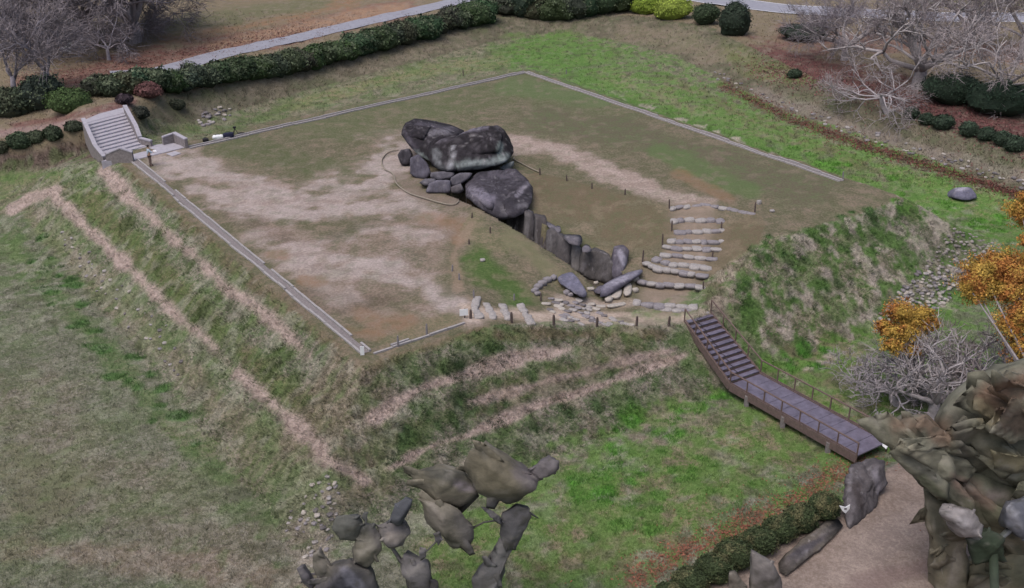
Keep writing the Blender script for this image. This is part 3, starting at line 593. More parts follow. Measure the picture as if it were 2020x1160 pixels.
rock_body('boulder', [([(912, 372, 78.8), (922, 354, 79.6), (945, 340, 80.2), (985, 337, 80.6), (1015, 345, 80), (1035, 365, 78.6), (1030, 400, 76), (1012, 430, 74.2), (985, 436, 74.0), (962, 415, 74.8), (945, 396, 76.2), (915, 386, 77.8)], 2.4),
     ([(1000, 385, 77), (1012, 368, 78), (1040, 356, 78.6), (1052, 372, 78), (1048, 398, 76.2), (1036, 420, 75.0), (1012, 431, 74.1), (995, 425, 74.3), (992, 400, 75.6)], 2.2), ([(985, 340, 80.4), (1000, 333, 80.8), (1018, 334, 80.6), (1024, 345, 80), (1045, 358, 79), (1020, 362, 78.8), (990, 352, 79.6)], 1.6), ([(920, 378, 78), (932, 362, 78.8), (960, 372, 77.6), (975, 400, 75.4), (972, 420, 74.3), (948, 398, 75.8)], 1.2)],
     'massive lower boulder overhanging the dark passage mouth', (58, 55, 64), [([(1005, 400), (1035, 392)], 16, (46, 44, 52), .9), ([(1020, 385), (1040, 362)], 5, (126, 122, 136), .7), ([(930, 375), (965, 395)], 14, (112, 108, 124), .8), ([(970, 345), (1010, 345)], 8, (92, 88, 100), .6), ([(1000, 412), (1040, 402)], 3, (130, 128, 138), .5)], 12, gr_c, amp=.03)
small = [([(783, 305), (790, 295), (806, 293), (812, 305), (808, 325), (790, 324)], 84.4, 'small rounded boulder at the left end under the rear capstone', (62, 60, 68)),
 ([(808, 312), (822, 302), (842, 322), (850, 342), (840, 352), (822, 352), (808, 342)], 81.8, 'grey angular support boulder left of the pale banded capstone', (86, 84, 98)),
 ([(848, 340), (870, 338), (898, 340), (890, 352), (862, 355), (849, 350)], 80.6, 'flat wedge stone squeezed under the front capstone', (96, 94, 104)),
 ([(826, 360), (838, 352), (858, 352), (860, 362), (840, 367)], 79.6, 'low flat slab poking out below the wedge stone', (90, 88, 98)),
 ([(838, 380), (846, 362), (862, 355), (888, 355), (889, 381)], 78.8, 'pale grey block with straight right side by the capstones', (100, 98, 112)),
 ([(889, 352), (905, 341), (932, 341), (925, 352), (905, 365), (889, 368)], 79.3, 'slanting block wedged between the grey block and massive lower boulder', (90, 88, 98)),
 ([(890, 368), (908, 362), (915, 375), (905, 382), (890, 380)], 78.4, 'little stone in the gap below the slanting block', (84, 80, 86)),
 ([(985, 330), (1000, 322), (1014, 317), (1014, 326), (1002, 336), (990, 337)], 82.2, 'small flat stone under the right end of the capstones', (98, 106, 112))]
for i, (sl2, Yd, lb, cc_) in enumerate(small):
    rock('boulder', [(x, y, Yd+(380-y)*-.0+.02*(360-y)*.5) for x, y in sl2], 1.6 if i else 2.0, lb, cc_, (), 4, .04, 2.2, 20+i, group=gr_c, drop=.4, ridge=.3, p=70)
# dark inner chamber walls so the gaps are closed by stone
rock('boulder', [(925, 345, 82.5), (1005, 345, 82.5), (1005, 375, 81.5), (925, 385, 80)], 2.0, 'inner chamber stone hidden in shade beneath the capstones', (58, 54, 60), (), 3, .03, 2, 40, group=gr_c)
# ---- passage walls
gr_w = 'standing slabs lining the passage'
def slab(top, bot, wid_px, label, colr, Y0, seed, thick=.9, sil=None):
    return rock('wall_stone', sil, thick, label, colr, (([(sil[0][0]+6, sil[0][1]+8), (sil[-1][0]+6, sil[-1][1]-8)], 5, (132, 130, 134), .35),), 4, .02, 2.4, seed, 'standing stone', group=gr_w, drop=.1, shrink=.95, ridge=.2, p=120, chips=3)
def yb(px, py): return P(px, py, FLOOR)[1]
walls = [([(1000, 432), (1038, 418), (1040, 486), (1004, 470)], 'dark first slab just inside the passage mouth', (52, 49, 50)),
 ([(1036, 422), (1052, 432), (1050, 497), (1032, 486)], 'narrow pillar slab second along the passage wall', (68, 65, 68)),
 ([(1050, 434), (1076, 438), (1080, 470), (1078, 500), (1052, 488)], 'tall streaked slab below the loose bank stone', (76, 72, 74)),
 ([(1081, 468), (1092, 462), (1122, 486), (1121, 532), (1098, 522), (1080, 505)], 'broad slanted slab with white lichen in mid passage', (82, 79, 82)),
 ([(1121, 490), (1130, 487), (1146, 500), (1145, 538), (1122, 530)], 'squared slab with pale face beside the cleft', (112, 110, 112)),  # lighter base colour than the other slabs
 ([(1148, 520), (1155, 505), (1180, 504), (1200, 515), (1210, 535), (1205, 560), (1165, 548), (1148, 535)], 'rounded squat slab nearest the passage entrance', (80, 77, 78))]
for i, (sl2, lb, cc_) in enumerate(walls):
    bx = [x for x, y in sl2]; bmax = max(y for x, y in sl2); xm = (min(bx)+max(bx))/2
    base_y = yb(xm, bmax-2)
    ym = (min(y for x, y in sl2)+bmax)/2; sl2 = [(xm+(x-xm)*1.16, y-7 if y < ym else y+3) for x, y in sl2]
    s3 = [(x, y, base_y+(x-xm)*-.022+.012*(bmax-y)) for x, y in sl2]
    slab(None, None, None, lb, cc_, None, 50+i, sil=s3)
rock('standing_stone', [(1207, 512, 68.9), (1212, 492, 69.1), (1232, 488, 69.2), (1241, 495, 69.2), (1238, 515, 69.0), (1228, 542, 68.0), (1222, 552, 67.6), (1208, 548, 67.8)], .9, 'tall leaning wedge stone with flat pale grey top', (84, 80, 92), [([(1225, 500), (1232, 520)], 9, (134, 132, 148), .9)], 4, .02, 2, 61, 'standing stone', drop=.2, ridge=.1, p=120, chips=0)
rock('fallen_slab', [(1184, 568, 64.9), (1195, 560, 65.5), (1240, 540, 66.7), (1275, 528, 67.7), (1281, 532, 67.5), (1250, 548, 66.1), (1215, 562, 65.1), (1192, 588, 64.3), (1184, 585, 64.4)], .6, 'long grey slab lying diagonally beside the passage entrance', (92, 90, 106), [([(1200, 562), (1275, 530)], 5, (134, 132, 148), .8)], 4, .02, 2, 62, 'slab', drop=.3, ridge=.1, p=120, chips=0)
rock('boulder', [(1101, 550, 65.3), (1112, 541, 65.9), (1130, 539, 65.9), (1142, 552, 65.1), (1150, 567, 64.3), (1160, 580, 63.8), (1156, 588, 63.5), (1142, 585, 63.6), (1125, 572, 64.1), (1108, 562, 64.7)], 1.1, 'bluish grey boulder lying left of the passage entrance', (98, 98, 118), (), 4, .03, 2, 63, drop=.35, p=90)
rock('boulder', [(1170, 575, 65.1), (1182, 565, 65.5), (1190, 563, 65.6), (1188, 580, 64.7), (1178, 580, 64.8)], .6, 'dark low stone against the butt of the long slab', (84, 80, 92), (), 3, .03, 2, 64)
for i, (sl2, lb) in enumerate([([(1071, 435), (1080, 438), (1100, 450), (1106, 462), (1095, 463), (1080, 448)], 'dark loose stone on top of the tall streaked slab'), ([(1092, 450), (1105, 445), (1108, 458), (1098, 465)], 'small grey stone crowning the passage wall'),
        ([(1108, 464), (1120, 466), (1150, 465), (1152, 480), (1145, 488), (1125, 484), (1110, 472)], 'large loose grey block on the bank above the slabs'), ([(1148, 490), (1160, 482), (1170, 495), (1163, 501), (1148, 500)], 'cracked stone in the cleft above the squat slab')]):
    rock('boulder', [(x, y, P(x, y, -.45)[1]-.1) for x, y in sl2], .8, lb, (98, 95, 104), (), 3, .04, 2, 70+i, drop=.2)
rock('boulder', [(1877, 390, 89.3), (1881, 378, 89.9), (1898, 368, 90.4), (1915, 370, 90.4), (1928, 382, 90), (1931, 391, 89.3), (1905, 396, 88.8)], 1.6, 'lone blue grey boulder lying on the green moat grass', (92, 92, 112), [([(1888, 374), (1905, 370)], 6, (150, 148, 164), .7)], 4, .03, 2, 80)
# ---- small placed stones
PEB = [hull_shape(np.array([(x*RS.uniform(.75, 1), y*RS.uniform(.7, 1), z*RS.uniform(.75, 1)) for x in (-1, 1) for y in (-1, 1) for z in (-1, 1)]+[(0, 0, RS.uniform(.9, 1.15)), (RS.uniform(-1.15, -1), 0, 0), (RS.uniform(1, 1.15), 0, .2)]), 2, 22, .045, 2, i) for i in range(10)]
PEB_M = []
for i, (V, F) in enumerate(PEB):
    V = V-V.mean(0); V = V/np.abs(V).max(0)
    me = None
    PEB_M.append((V, F))
stone_mats = [vc_mat('stone_shade', 7, .3, .85, .5, .03, base=tuple(S(c_))) for c_ in ((148, 144, 144), (126, 122, 128), (160, 154, 148), (104, 100, 104))]
M_kerb = vc_mat('kerb_granite', 7, .25, .85, .4, .03, base=tuple(S(150, 147, 150)))
STONE_ME = []
for mi, m_ in enumerate(stone_mats):
    for V, F in PEB_M[:7]:
        me = bpy.data.meshes.new('stone'); me.from_pydata(V.tolist(), [], F.tolist()); me.materials.append(m_)
        me.polygons.foreach_set('use_smooth', np.ones(len(me.polygons), bool)); STONE_ME.append((mi, me))
def put_stone(name, loc, sx, sy, sz, rot, parent, shade=None):
    c_ = [m for mi, m in STONE_ME if shade is None or mi == shade]; o = bpy.data.objects.new(name, random.choice(c_)); col.objects.link(o)
    o.scale = (sx/2, sy/2, sz/2); o.rotation_euler = (random.uniform(-.12, .12), random.uniform(-.12, .12), rot)
    o.location = Vector(loc)-(parent.location if parent else Vector()); o.parent = parent; return o
def stone_row(pxs, hgt, dep, label, n=None, shade=None, group='stone steps of the wide stair', sink=.35, ln=.62, zrow=None):
    pts = [G(*p) if zrow is None else P(p[0], p[1], zrow) for p in pxs]; e = empty('stone_step', Vector(pts[0]), label, 'step', group)
    L = np.array([p[:2] for p in pts]); sg = np.hypot(*np.diff(L, axis=0).T); cs = np.r_[0, np.cumsum(sg)]; t_ = 0; i = 0
    while t_ < cs[-1]:
        l = ln*random.uniform(.7, 1.4); x = np.interp(t_+l/2, cs, L[:, 0]); y = np.interp(t_+l/2, cs, L[:, 1]); x2 = np.interp(t_+l, cs, L[:, 0]); y2 = np.interp(t_+l, cs, L[:, 1]); x1 = np.interp(t_, cs, L[:, 0]); y1 = np.interp(t_, cs, L[:, 1])
        hh = hgt*random.uniform(.85, 1.2); z = float(hz(x, y))+hh*(.5-sink) if zrow is None else zrow-hh*.5+.07
        put_stone('stone', (x+random.uniform(-.05, .05), y+random.uniform(-.09, .09), z), l*1.14, dep*random.uniform(.8, 1.25), hh, math.atan2(y2-y1, x2-x1+1e-6), e, shade if shade is not None else random.choice((0, 1, 1, 0))); t_ += l
row_info = [('curved top row of white edging stones, highest step of wide stair', .3, .4), ('second step down of the wide stair, thick white stones', .55, .6), ('third step down, between two short posts', .42, .5), ('fourth step down of the wide stair', .42, .5), ('fifth step down of the wide stair', .36, .45), ('sixth step down, thin line of flat stones', .26, .4), ('seventh step down with rounded stones at its left end', .44, .5), ('eighth step down, ending at the long slab tip', .36, .45), ('ninth step down, below the wide soil tread', .36, .45), ('tenth step down, heavy white stones above the landing', .5, .5), ('lowest step of the wide stair beside the footbridge head', .25, .4)]
for (r_, z_), (lb, hh, dp) in zip(STAIR, row_info): stone_row(r_, max(.3, hh*.95), dp*1.3, lb, zrow=z_)
for r_, lb in [([(942, 588), (939, 600), (938, 614), (945, 628)], 'leftmost bluish stone step of the sandy side path'), ([(958, 599), (964, 610), (973, 627)], 'second bluish stone step of the sandy side path'), ([(990, 604), (996, 616), (1004, 633)], 'third stone step of the sandy side path'), ([(1024, 602), (1034, 618), (1048, 640)], 'fourth, slanting stone step of the sandy side path')]:
    stone_row(r_, .3, .5, lb, group='stone steps of the sandy side path', ln=.5, shade=0)
cob = [(1100, 593), (1115, 598), (1135, 598), (1147, 602), (1150, 610), (1158, 605), (1165, 601), (1085, 612), (1090, 616), (1100, 605), (1108, 610), (1117, 622), (1125, 627), (1135, 631), (1146, 640), (1120, 615), (1130, 612), (1145, 618), (1158, 618), (1160, 611), (1170, 602), (1183, 619), (1192, 624), (1209, 631), (1175, 610), (1185, 605), (1155, 625), (1166, 628), (1180, 637), (1195, 642), (1202, 640), (1232, 640), (1225, 636), (1245, 642), (1110, 625), (1096, 598), (1106, 602), (1126, 604), (1138, 608), (1077, 600), (1125, 634), (1170, 634), (1112, 632), (1087, 590), (1142, 593)]
e = empty('cobble_paving', Vector(G(1140, 612)), 'pale flat cobbles set loosely in the sandy path before the passage', 'paving')
for x, y in cob:
    g_ = G(x, y); put_stone('cobble', g_+[0, 0, .03], random.uniform(.35, .7), random.uniform(.25, .4), .16, random.uniform(-.9, .1), e)
e = empty('stone_edging', Vector(G(1080, 565)), 'short curved row of grey stones at the foot of green bank', 'edging')
for x, y, s_ in [(1055, 576, .5), (1062, 568, .6), (1070, 562, .6), (1080, 555, .6), (1092, 551, .5), (1060, 582, .4), (1118, 580, .5), (1125, 584, .4)]:
    put_stone('stone', G(x, y)+[0, 0, .12], s_, s_*.8, s_*.7, random.random(), e, 1)
gf = 'worked slabs beside the long slab'
for (x, y, sx_, sy_, sz_, r_, lb) in [(1238, 574, 1.7, .55, .35, 1.45, 'tall white rectangular slab with notched edges beside the long slab'), (1217, 583, 1.2, .6, .35, 1.3, 'middle white slab left of the notched one'), (1202, 592, .9, .5, .4, 1.2, 'stubby rounded slab at the boot of the long slab'), (1216, 604, 1.4, .45, .22, .45, 'pale oblong flagstone lying lowest before the slabs'),
        (1165, 572, .5, .35, .25, .3, 'small yellowish stone in the passage mouth'), (1176, 560, .35, .3, .25, .3, 'tiny white stone inside the passage'), (1253, 553, .5, .4, .4, .3, 'round white stone right of the notched slab'), (1253, 575, .45, .4, .35, .3, 'lower round white stone right of the notched slab'), (1220, 566, .7, .5, .5, .5, 'dark packing stone under the long slab')]:
    o = put_stone('flagstone', G(x, y)+[0, 0, sz_*.3], sx_, sy_, sz_, r_, None, 3 if 'dark' in lb else 2); tag(o, lb, 'stone', gf)
for (x, y, lb) in [(952, 515, 'small white stone on the green grass mound'), (1497, 402, 'small upright white marker stone right of top step'), (1523, 418, 'flat pale stone on turf near the right slope crest')]:
    o = put_stone('stone', G(x, y)+[0, 0, .08], .35, .3, .5 if 'upright' in lb else .2, .3, None, 0); tag(o, lb, 'stone')
# cobble facings on banks: 300 single stones, the rest joined
def facing(parent, poly, step, size, seed, nsingle, zc=None, keep=.85):
    r = np.random.RandomState(seed); x0, x1 = min(p[0] for p in poly), max(p[0] for p in poly); y0, y1 = min(p[1] for p in poly), max(p[1] for p in poly)
    gx, gy = np.meshgrid(np.arange(x0, x1, step), np.arange(y0, y1, step*.7)); gx = gx.ravel()+r.uniform(-.4, .4, gx.size)*step; gy = gy.ravel()+r.uniform(-.3, .3, gy.size)*step
    k = in_poly(gx, gy, poly) & (r.rand(gx.size) < keep); gx, gy = gx[k], gy[k]; qs = Gv(gx, gy); V = []; F = []; n = 0
    order = np.argsort(-gy); c_ = []
    for m, i in enumerate(order):
        q_ = qs[i]; s_ = size*r.uniform(.6, 1.3)
        if m < nsingle: put_stone('stone', q_+[0, 0, .02], s_, s_*r.uniform(.6, .9), s_*.5, r.rand()*3, parent, r.choice((0, 1, 2, 3)))
        else:
            pv, pf = ICO[1]; a = r.rand()*6.28; R_ = np.array([[math.cos(a), -math.sin(a), 0], [math.sin(a), math.cos(a), 0], [0, 0, 1]])
            v = (pv*r.uniform(.85, 1.15, (len(pv), 1))*[s_/2, s_*.38, s_*.25])@R_.T+q_; V.append(v); F.append(pf+n); n += len(v); c_.append(np.tile(S(146, 140, 138)*r.uniform(.55, 1.1), (len(v), 1)))
    if V: mk('stones', np.concatenate(V), np.concatenate(F), M_stone, parent, np.concatenate(c_), True)['kind'] = 'stuff'
MO = GOBJ['burial_mound']; OB = GOBJ['outer_bank']
facing(MO, [(1885, 447), (1990, 492), (1965, 525), (1900, 570), (1850, 610), (1730, 640), (1745, 600), (1800, 550), (1850, 490)], 10, .4, 1, 150, keep=.95)
facing(MO, [(600, 1110), (560, 1040), (600, 960), (660, 930), (680, 1000), (650, 1080), (640, 1130)], 15, .28, 2, 75, keep=.6)
facing(MO, [(75, 430), (110, 440), (250, 560), (340, 650), (380, 760), (320, 720), (200, 590)], 16, .3, 3, 75, keep=.45)
facing(OB, [(1480, 178), (1560, 205), (1700, 255), (1850, 300), (2025, 350), (2025, 375), (1850, 322), (1700, 275), (1560, 225)], 12, .4, 4, 150, keep=.55)
facing(OB, [(380, 232), (430, 208), (465, 215), (450, 238), (400, 248)], 9, .5, 5, 60, keep=.6)
facing(OB, [(1400, 135), (1490, 175), (1480, 185), (1400, 150)], 9, .4, 6, 30, keep=.6)
# ------------------------------------------------------------------ kerb drains along the mound top
def kerb(a, b, label, w=.52, block=1.1, dirt=0):
    a = np.array(a); b = np.array(b); L = np.hypot(*(b-a)[:2]); dr = (b-a)/L; nr = np.array([-dr[1], dr[0], 0]); e = empty('stone_kerb', Vector((a[0], a[1], float(hz(a[0], a[1])))), label, 'kerb', 'stone kerb drains around the mound top')
    n = int(L/block); bl = L/n; me = None
    ch = MB(); ch.box(((a+b)/2)[:2].tolist()+[float(hz(*((a+b)/2)[:2]))*0-.0], L, w-.3, .1, (dr[0], dr[1], 0)); 
    for sgn in (-1, 1):
        mb = MB(); mb.box((0, 0, 0), bl*.97, .13, .16); V = np.array(mb.V); bm_ = bpy.data.meshes.new('kerb_stone'); bm_.from_pydata(mb.V, [], mb.F); bm_.materials.append(M_kerb)
        for i in range(n):
            if sgn > 0 and random.random() < dirt: continue
            c_ = a+dr*(i+.5)*bl+nr*sgn*w/2; o = bpy.data.objects.new('kerb_stone', bm_); col.objects.link(o); o.parent = e
            z = float(hz(c_[0], c_[1])); o.location = Vector((c_[0], c_[1], z+.03+random.uniform(-.015, .015)))-e.location; o.rotation_euler = (0, 0, math.atan2(dr[1], dr[0])+random.uniform(-.012, .012))
    g = 24; V = []; F = []
    for i in range(g*3+1):
        c_ = a+dr*L*i/(g*3)
        for s_ in (-1, 1): p_ = c_+nr*s_*(w/2-.08); V.append((p_[0], p_[1], float(max(hz(p_[0], p_[1]), hz(c_[0], c_[1])))+.02))
    for i in range(g*3): F.append((2*i, 2*i+1, 2*i+3, 2*i+2))
    mk('gravel_channel', V, F, vc_mat('channel_gravel', 10, .4, .95, .5, .03, base=tuple(S(122, 116, 118))), e)
kA, kB, kC = P(1037, 142), P(372, 292), P(265, 316)
kerb(kA, kB, 'pale stone kerb along the far left edge of the mound top'); kerb(kC, P(722, 697), 'pale stone kerb running down the left edge to the near corner', w=.55, dirt=.12)
kerb(P(1660, 357), kA, 'pale stone kerb along the far right edge of the mound top'); kerb(P(735, 697), P(915, 637), 'thin half buried kerb of the front edge near the white sign', w=.22, dirt=.55)
# ------------------------------------------------------------------ posts, signs, rope
def post(px, py, hpx, label, group, w=.11, pale=False, loc=None):
    g_ = G(px, py) if loc is None else loc; dep = g_[1]*CP+(CAM_H-g_[2])*SP; h = hpx/FPX*dep/CP; mb = MB(); z0 = g_[2]-.15
    lean = random.uniform(-.04, .04); mb.tube([(0, 0, 0), (lean, 0, h*.5), (lean*1.5, .01, h*.9), (lean*1.6, .01, h+.15)], [w*.55, w*.5, w*.52, w*.36], 8)
    o = mb.build('fence_post', stone_mats[1] if pale else M_wood, None, smooth=False); o.location = (g_[0], g_[1], z0); tag(o, label, 'post', group); return g_
gp = 'short dark wooden posts'
for x, y, h, lb in [(1010, 637, 21, 'dark post right of the third path step at the front rim'), (1093, 642, 21, 'dark post at the front rim below the left edge of cobbles'), (1177, 644, 18, 'dark post at the front rim below the long slab'), (1255, 643, 19, 'dark post at the front rim right of the cobbles'), (1318, 643, 19, 'dark post at front rim nearest the footbridge'),
      (928, 628, 17, 'dark post touching the leftmost path step beside the small sign'), (935, 588, 16, 'pale post at the top end of the leftmost path step'), (1067, 594, 16, 'slender post by the curved stone edging'), (1014, 592, 12, 'thin pale post on the green mound foot'),
      (925, 482, 10, 'short post at the crest of the left bank'), (930, 430, 10, 'short post right of the rope end on left bank'), (967, 460, 12, 'short post halfway along left bank crest'), (891, 535, 12, 'short pale post at the left edge of green mound'), (906, 552, 12, 'pale post just inside left edge of green mound'),
      (1065, 345, 13, 'post at the right end of rope behind the lower boulder'), (1119, 357, 11, 'post on sandy strip, second right of the boulders'), (1168, 372, 11, 'post on sandy strip, third right of the boulders'), (1233, 384, 11, 'post on sandy strip, fourth right of the boulders'), (1321, 412, 18, 'post at the left end of the top step'),
      (1325, 455, 19, 'post at the left end of the third step'), (1424, 452, 14, 'post at the right end of the third step'), (1307, 486, 24, 'post at the left end of the fifth step'), (1267, 516, 22, 'post at the left end of the eighth step'), (1404, 508, 13, 'post at the right end of the sixth step'), (1388, 570, 15, 'post at the right end of the ninth step'),
      (785, 684, 22, 'pale post beside the front kerb, nearer the corner'), (842, 661, 22, 'pale post beside the front kerb, further from the corner'), (1663, 356, 17, 'squat grey post at the right end of far kerb'), (914, 150, 12, 'small post in grass outside the far left kerb'), (1117, 146, 8, 'tiny pale marker outside the far right kerb'), (1489, 418, 18, 'thin post beside the upright white marker stone')]:
    post(x, y, h, lb, gp, .16 if 'dark post' in lb else .11, 'pale' in lb or 'grey' in lb)
def sign(px, py, hpx, bw, bh, label):
    g_ = G(px, py); dep = g_[1]*CP+(CAM_H-g_[2])*SP; h = hpx/FPX*dep/CP; e = empty('sign', Vector(g_), label, 'sign', 'small notice signs on the mound')
    mb = MB(); mb.tube([(0, 0, -.1), (0, 0, h)], .04, 6); mb.build('post', M_black, e).location = (0, 0, 0); mb = MB(); mb.box((-.05, -.06, h-bh/2), bw, .03, bh, (1, .2, 0)); mb.build('board', M_white, e).location = (0, 0, 0)
sign(717, 700, 18, .22, .55, 'small white notice on black post at the near corner'); sign(917, 627, 18, .5, .42, 'light blue white square notice left of the path steps')
# rope barrier round the capstones
rp = [(1014, 313), (1016, 318), (1045, 333), (1066, 342)]
def rope(pts, label):
    w_ = [G(*p)+[0, 0, .12] for p in pts]; P3 = []
    for i in range(len(w_)-1):
        p0, p1, p2, p3 = w_[max(i-1, 0)], w_[i], w_[i+1], w_[min(i+2, len(w_)-1)]
        for t_ in np.linspace(0, 1, 7)[:-1]: v = .5*((2*p1)+(-p0+p2)*t_+(2*p0-5*p1+4*p2-p3)*t_**2+(-p0+3*p1-3*p2+p3)*t_**3); v[2] = hz(v[0], v[1])+.1; P3.append(v)
    P3.append(w_[-1]); mb = MB(); mb.tube(P3, .05, 6); tag(mb.build('rope', M_rope, None, smooth=True), label, 'rope', 'pale ropes fencing off the capstones')
rope([(786, 298), (765, 303), (753, 318), (758, 335), (775, 345), (783, 365), (805, 382), (850, 397), (888, 406), (905, 399), (920, 390)], 'pale rope curving over the sand left of the capstones'); rope(rp, 'short pale rope right of the capstones')
# ------------------------------------------------------------------ footbridge
zA = Z_END+.05
uL, uR = P(1350, 633, zA), P(1402, 618, zA)
zM = -4.35; mL, mR = P(1440, 758, zM), P(1500, 737, zM); zE = -4.5; eL, eR = P(1690, 900, zE), P(1750, 872, zE)
br = empty('footbridge', Vector(((uL[0]+uR[0])/2, (uL[1]+uR[1])/2, zA)), 'brown railed stair and ramp crossing the moat to the path', 'footbridge')
def lerp(a, b, t_): return a+(b-a)*t_
nst = 12
for i in range(nst):
    t0, t1 = i/nst, (i+1)/nst; a, b = lerp(uL, mL, t0), lerp(uR, mR, t0); c_, d_ = lerp(uL, mL, t1), lerp(uR, mR, t1); z = lerp(zA, zM, t0)
    for (f0, f1) in ((.04, .36), (.4, .97)):
        A_, B_ = lerp(a, b, f0), lerp(a, b, f1); C_, D_ = lerp(c_, d_, f0), lerp(c_, d_, f1); A_, B_ = lerp(A_, C_, .04), lerp(B_, D_, .04); C_, D_ = lerp(A_, C_, .86), lerp(B_, D_, .86)
        V = [(*p[:2], z+dz) for dz in (-.06, 0) for p in (A_, B_, D_, C_)]; mb = MB(); mb.add(V, [(3, 2, 1, 0), (4, 5, 6, 7), (0, 1, 5, 4), (1, 2, 6, 5), (2, 3, 7, 6), (3, 0, 4, 7)]); mb.build('tread', M_deck, br)
    mb = MB(); V = [(*lerp(a, b, f)[:2], z+dz) for dz in (-.26, -.07) for f in (.02, .98)]; V2 = [(*(lerp(c_, d_, f)[:2]-(lerp(c_, d_, f)-lerp(a, b, f))[:2]*.05), z+dz) for dz in (-.26, -.07) for f in (.02, .98)]
    mb.add(V2, [(0, 1, 3, 2)]); mb.add(V, [(2, 3, 1, 0)]); mb.build('riser', M_rust, br)
def sweep_box(pts, w_, h_, name, mat, off=0):
    for i in range(len(pts)-1):
        a, b = Vector(pts[i]), Vector(pts[i+1]); mb = MB(); mb.box((a+b)/2, (b-a).length+.02, w_, h_, b-a); mb.build(name, mat, br)
mb = MB(); nseg = 10
for i in range(nseg):
    t0, t1 = (i+.015)/nseg, (i+.985)/nseg; V = [(*p[:2], p[2]+dz) for dz in (-.08, 0) for p in (lerp(mL, eL, t0), lerp(mR, eR, t0), lerp(mR, eR, t1), lerp(mL, eL, t1))]
    mb = MB(); mb.add(V, [(3, 2, 1, 0), (4, 5, 6, 7), (0, 1, 5, 4), (1, 2, 6, 5), (2, 3, 7, 6), (3, 0, 4, 7)]); mb.build('deck_panel', M_deck, br)
dz = np.array([0, 0, 1.0]); 
for nm_, a, b, c_ in (('l', uL, mL, eL), ('r', uR, mR, eR)):
    sweep_box([a-dz*.15, b-dz*.18, c_-dz*.18], .12, .5, 'side_beam', M_rust)
    rl = .95 if nm_ == 'r' else .85; mb = MB(); ex = (a-b)*0
    top = [a+dz*rl, b+dz*rl, c_+dz*rl]; mid = [a+dz*rl*.5, b+dz*rl*.5, c_+dz*rl*.5]
    mb.tube(top, .05, 6); mb.build('handrail', M_steel, br)
    mb = MB(); mb.tube([p+dz*.02 for p in (a+dz*.12, b+dz*.12, c_+dz*.12)], .03, 6); mb.build('lower_rail', M_steel, br)
    for seg, n in (((a, b), 4), ((b, c_), 7)):
        for i in range(n+(1 if seg[0] is b else 0)):
            p = lerp(seg[0], seg[1], i/n); mb = MB(); mb.tube([p-dz*.25, p+dz*rl], .045, 6); mb.build('rail_post', M_steel, br)
for f in (.15, .45, .8):
    for a, b in ((mL, eL), (mR, eR)):
        p = lerp(a, b, f); mb = MB(); g_ = float(hz(p[0], p[1])); mb.box((p[0], p[1], (p[2]-.2+g_-.2)/2), .25, .25, p[2]-.1-g_+.3); mb.build('pier', M_concrete_dk, br)
# ------------------------------------------------------------------ concrete stairs, landing, parapets
zt = 1.3; tl, tr_ = P(170, 243, zt), P(250, 222, zt); bl_, br_ = P(205, 312, 0), P(287, 290, 0)
cs_ = empty('concrete_stairs', Vector(((bl_+br_)/2)), 'wide pale concrete stairs with low parapet walls, upper left', 'stairs')
ns = 11
for i in range(ns):
    t0, t1 = i/ns, (i+1)/ns; z = zt*(1-t0)+.0; zb = z-.9; V = []
    for zz in (zb, z-.002*i):
        for p in (lerp(tl, bl_, t0), lerp(tr_, br_, t0), lerp(tr_, br_, t1+.002), lerp(tl, bl_, t1+.002)): V.append((p[0], p[1], zz))
    mb = MB(); mb.add(V, [(3, 2, 1, 0), (4, 5, 6, 7), (0, 1, 5, 4), (1, 2, 6, 5), (2, 3, 7, 6), (3, 0, 4, 7)]); mb.build('step', M_concrete, cs_)
def slab_poly(name, pts, th, mat, parent):
    V = [(p[0], p[1], p[2]-th) for p in pts]+[tuple(p) for p in pts]; n = len(pts); mb = MB(); mb.add(V, [tuple(range(n))[::-1], tuple(range(n, 2*n))]+[(i, (i+1) % n, n+(i+1) % n, n+i) for i in range(n)]); return mb.build(name, mat, parent)
slab_poly('top_landing', [tl+[0, 0, .03], tr_+[0, 0, .03], P(243, 212, zt+.03), P(196, 224, zt+.03), P(168, 236, zt+.03)][::-1], .5, M_concrete, cs_)
slab_poly('landing', [P(200, 318, .06), P(288, 288, .06), P(340, 281, .06), P(366, 290, .06), P(262, 316, .06)][::-1], .8, M_concrete, cs_)
slab_poly('stone_mat', [P(328, 303, .05), P(345, 298, .05), P(357, 302, .05), P(340, 308, .05)][::-1], .1, M_concrete, cs_)
def parapet(pts, th, ht, name='parapet', mat=M_concrete_dk, cap=True, deep=1.6):
    for i in range(len(pts)-1):
        a, b = np.array(pts[i]), np.array(pts[i+1]); dr = (b-a)[:2]/np.hypot(*(b-a)[:2]); nr = np.array([-dr[1], dr[0]])*th/2; V = []
        for p, zz in ((a, -deep), (b, -deep), (b, ht), (a, ht)):
            for s_ in (-1, 1): V.append((p[0]+nr[0]*s_, p[1]+nr[1]*s_, p[2]+zz))
        mb = MB(); mb.add(V, [(0, 2, 4, 6), (1, 7, 5, 3), (0, 1, 3, 2), (2, 3, 5, 4), (4, 5, 7, 6), (6, 7, 1, 0)]); w_ = mb.build(name, mat, cs_)
        if cap:
            V = []
            for p in (a, b):
                for s_ in (-1, 1):
                    for z_ in (ht+.003, ht+.1): V.append((p[0]+nr[0]*s_*1.25, p[1]+nr[1]*s_*1.25, p[2]+z_))
            mb = MB(); mb.add(V, [(0, 1, 5, 4), (2, 6, 7, 3), (1, 3, 7, 5), (0, 4, 6, 2), (0, 2, 3, 1), (4, 5, 7, 6)]); mb.build('coping', M_concrete, cs_)
parapet([P(166, 247, zt), P(190, 300, .2), P(208, 322, -.3)], .28, .55)
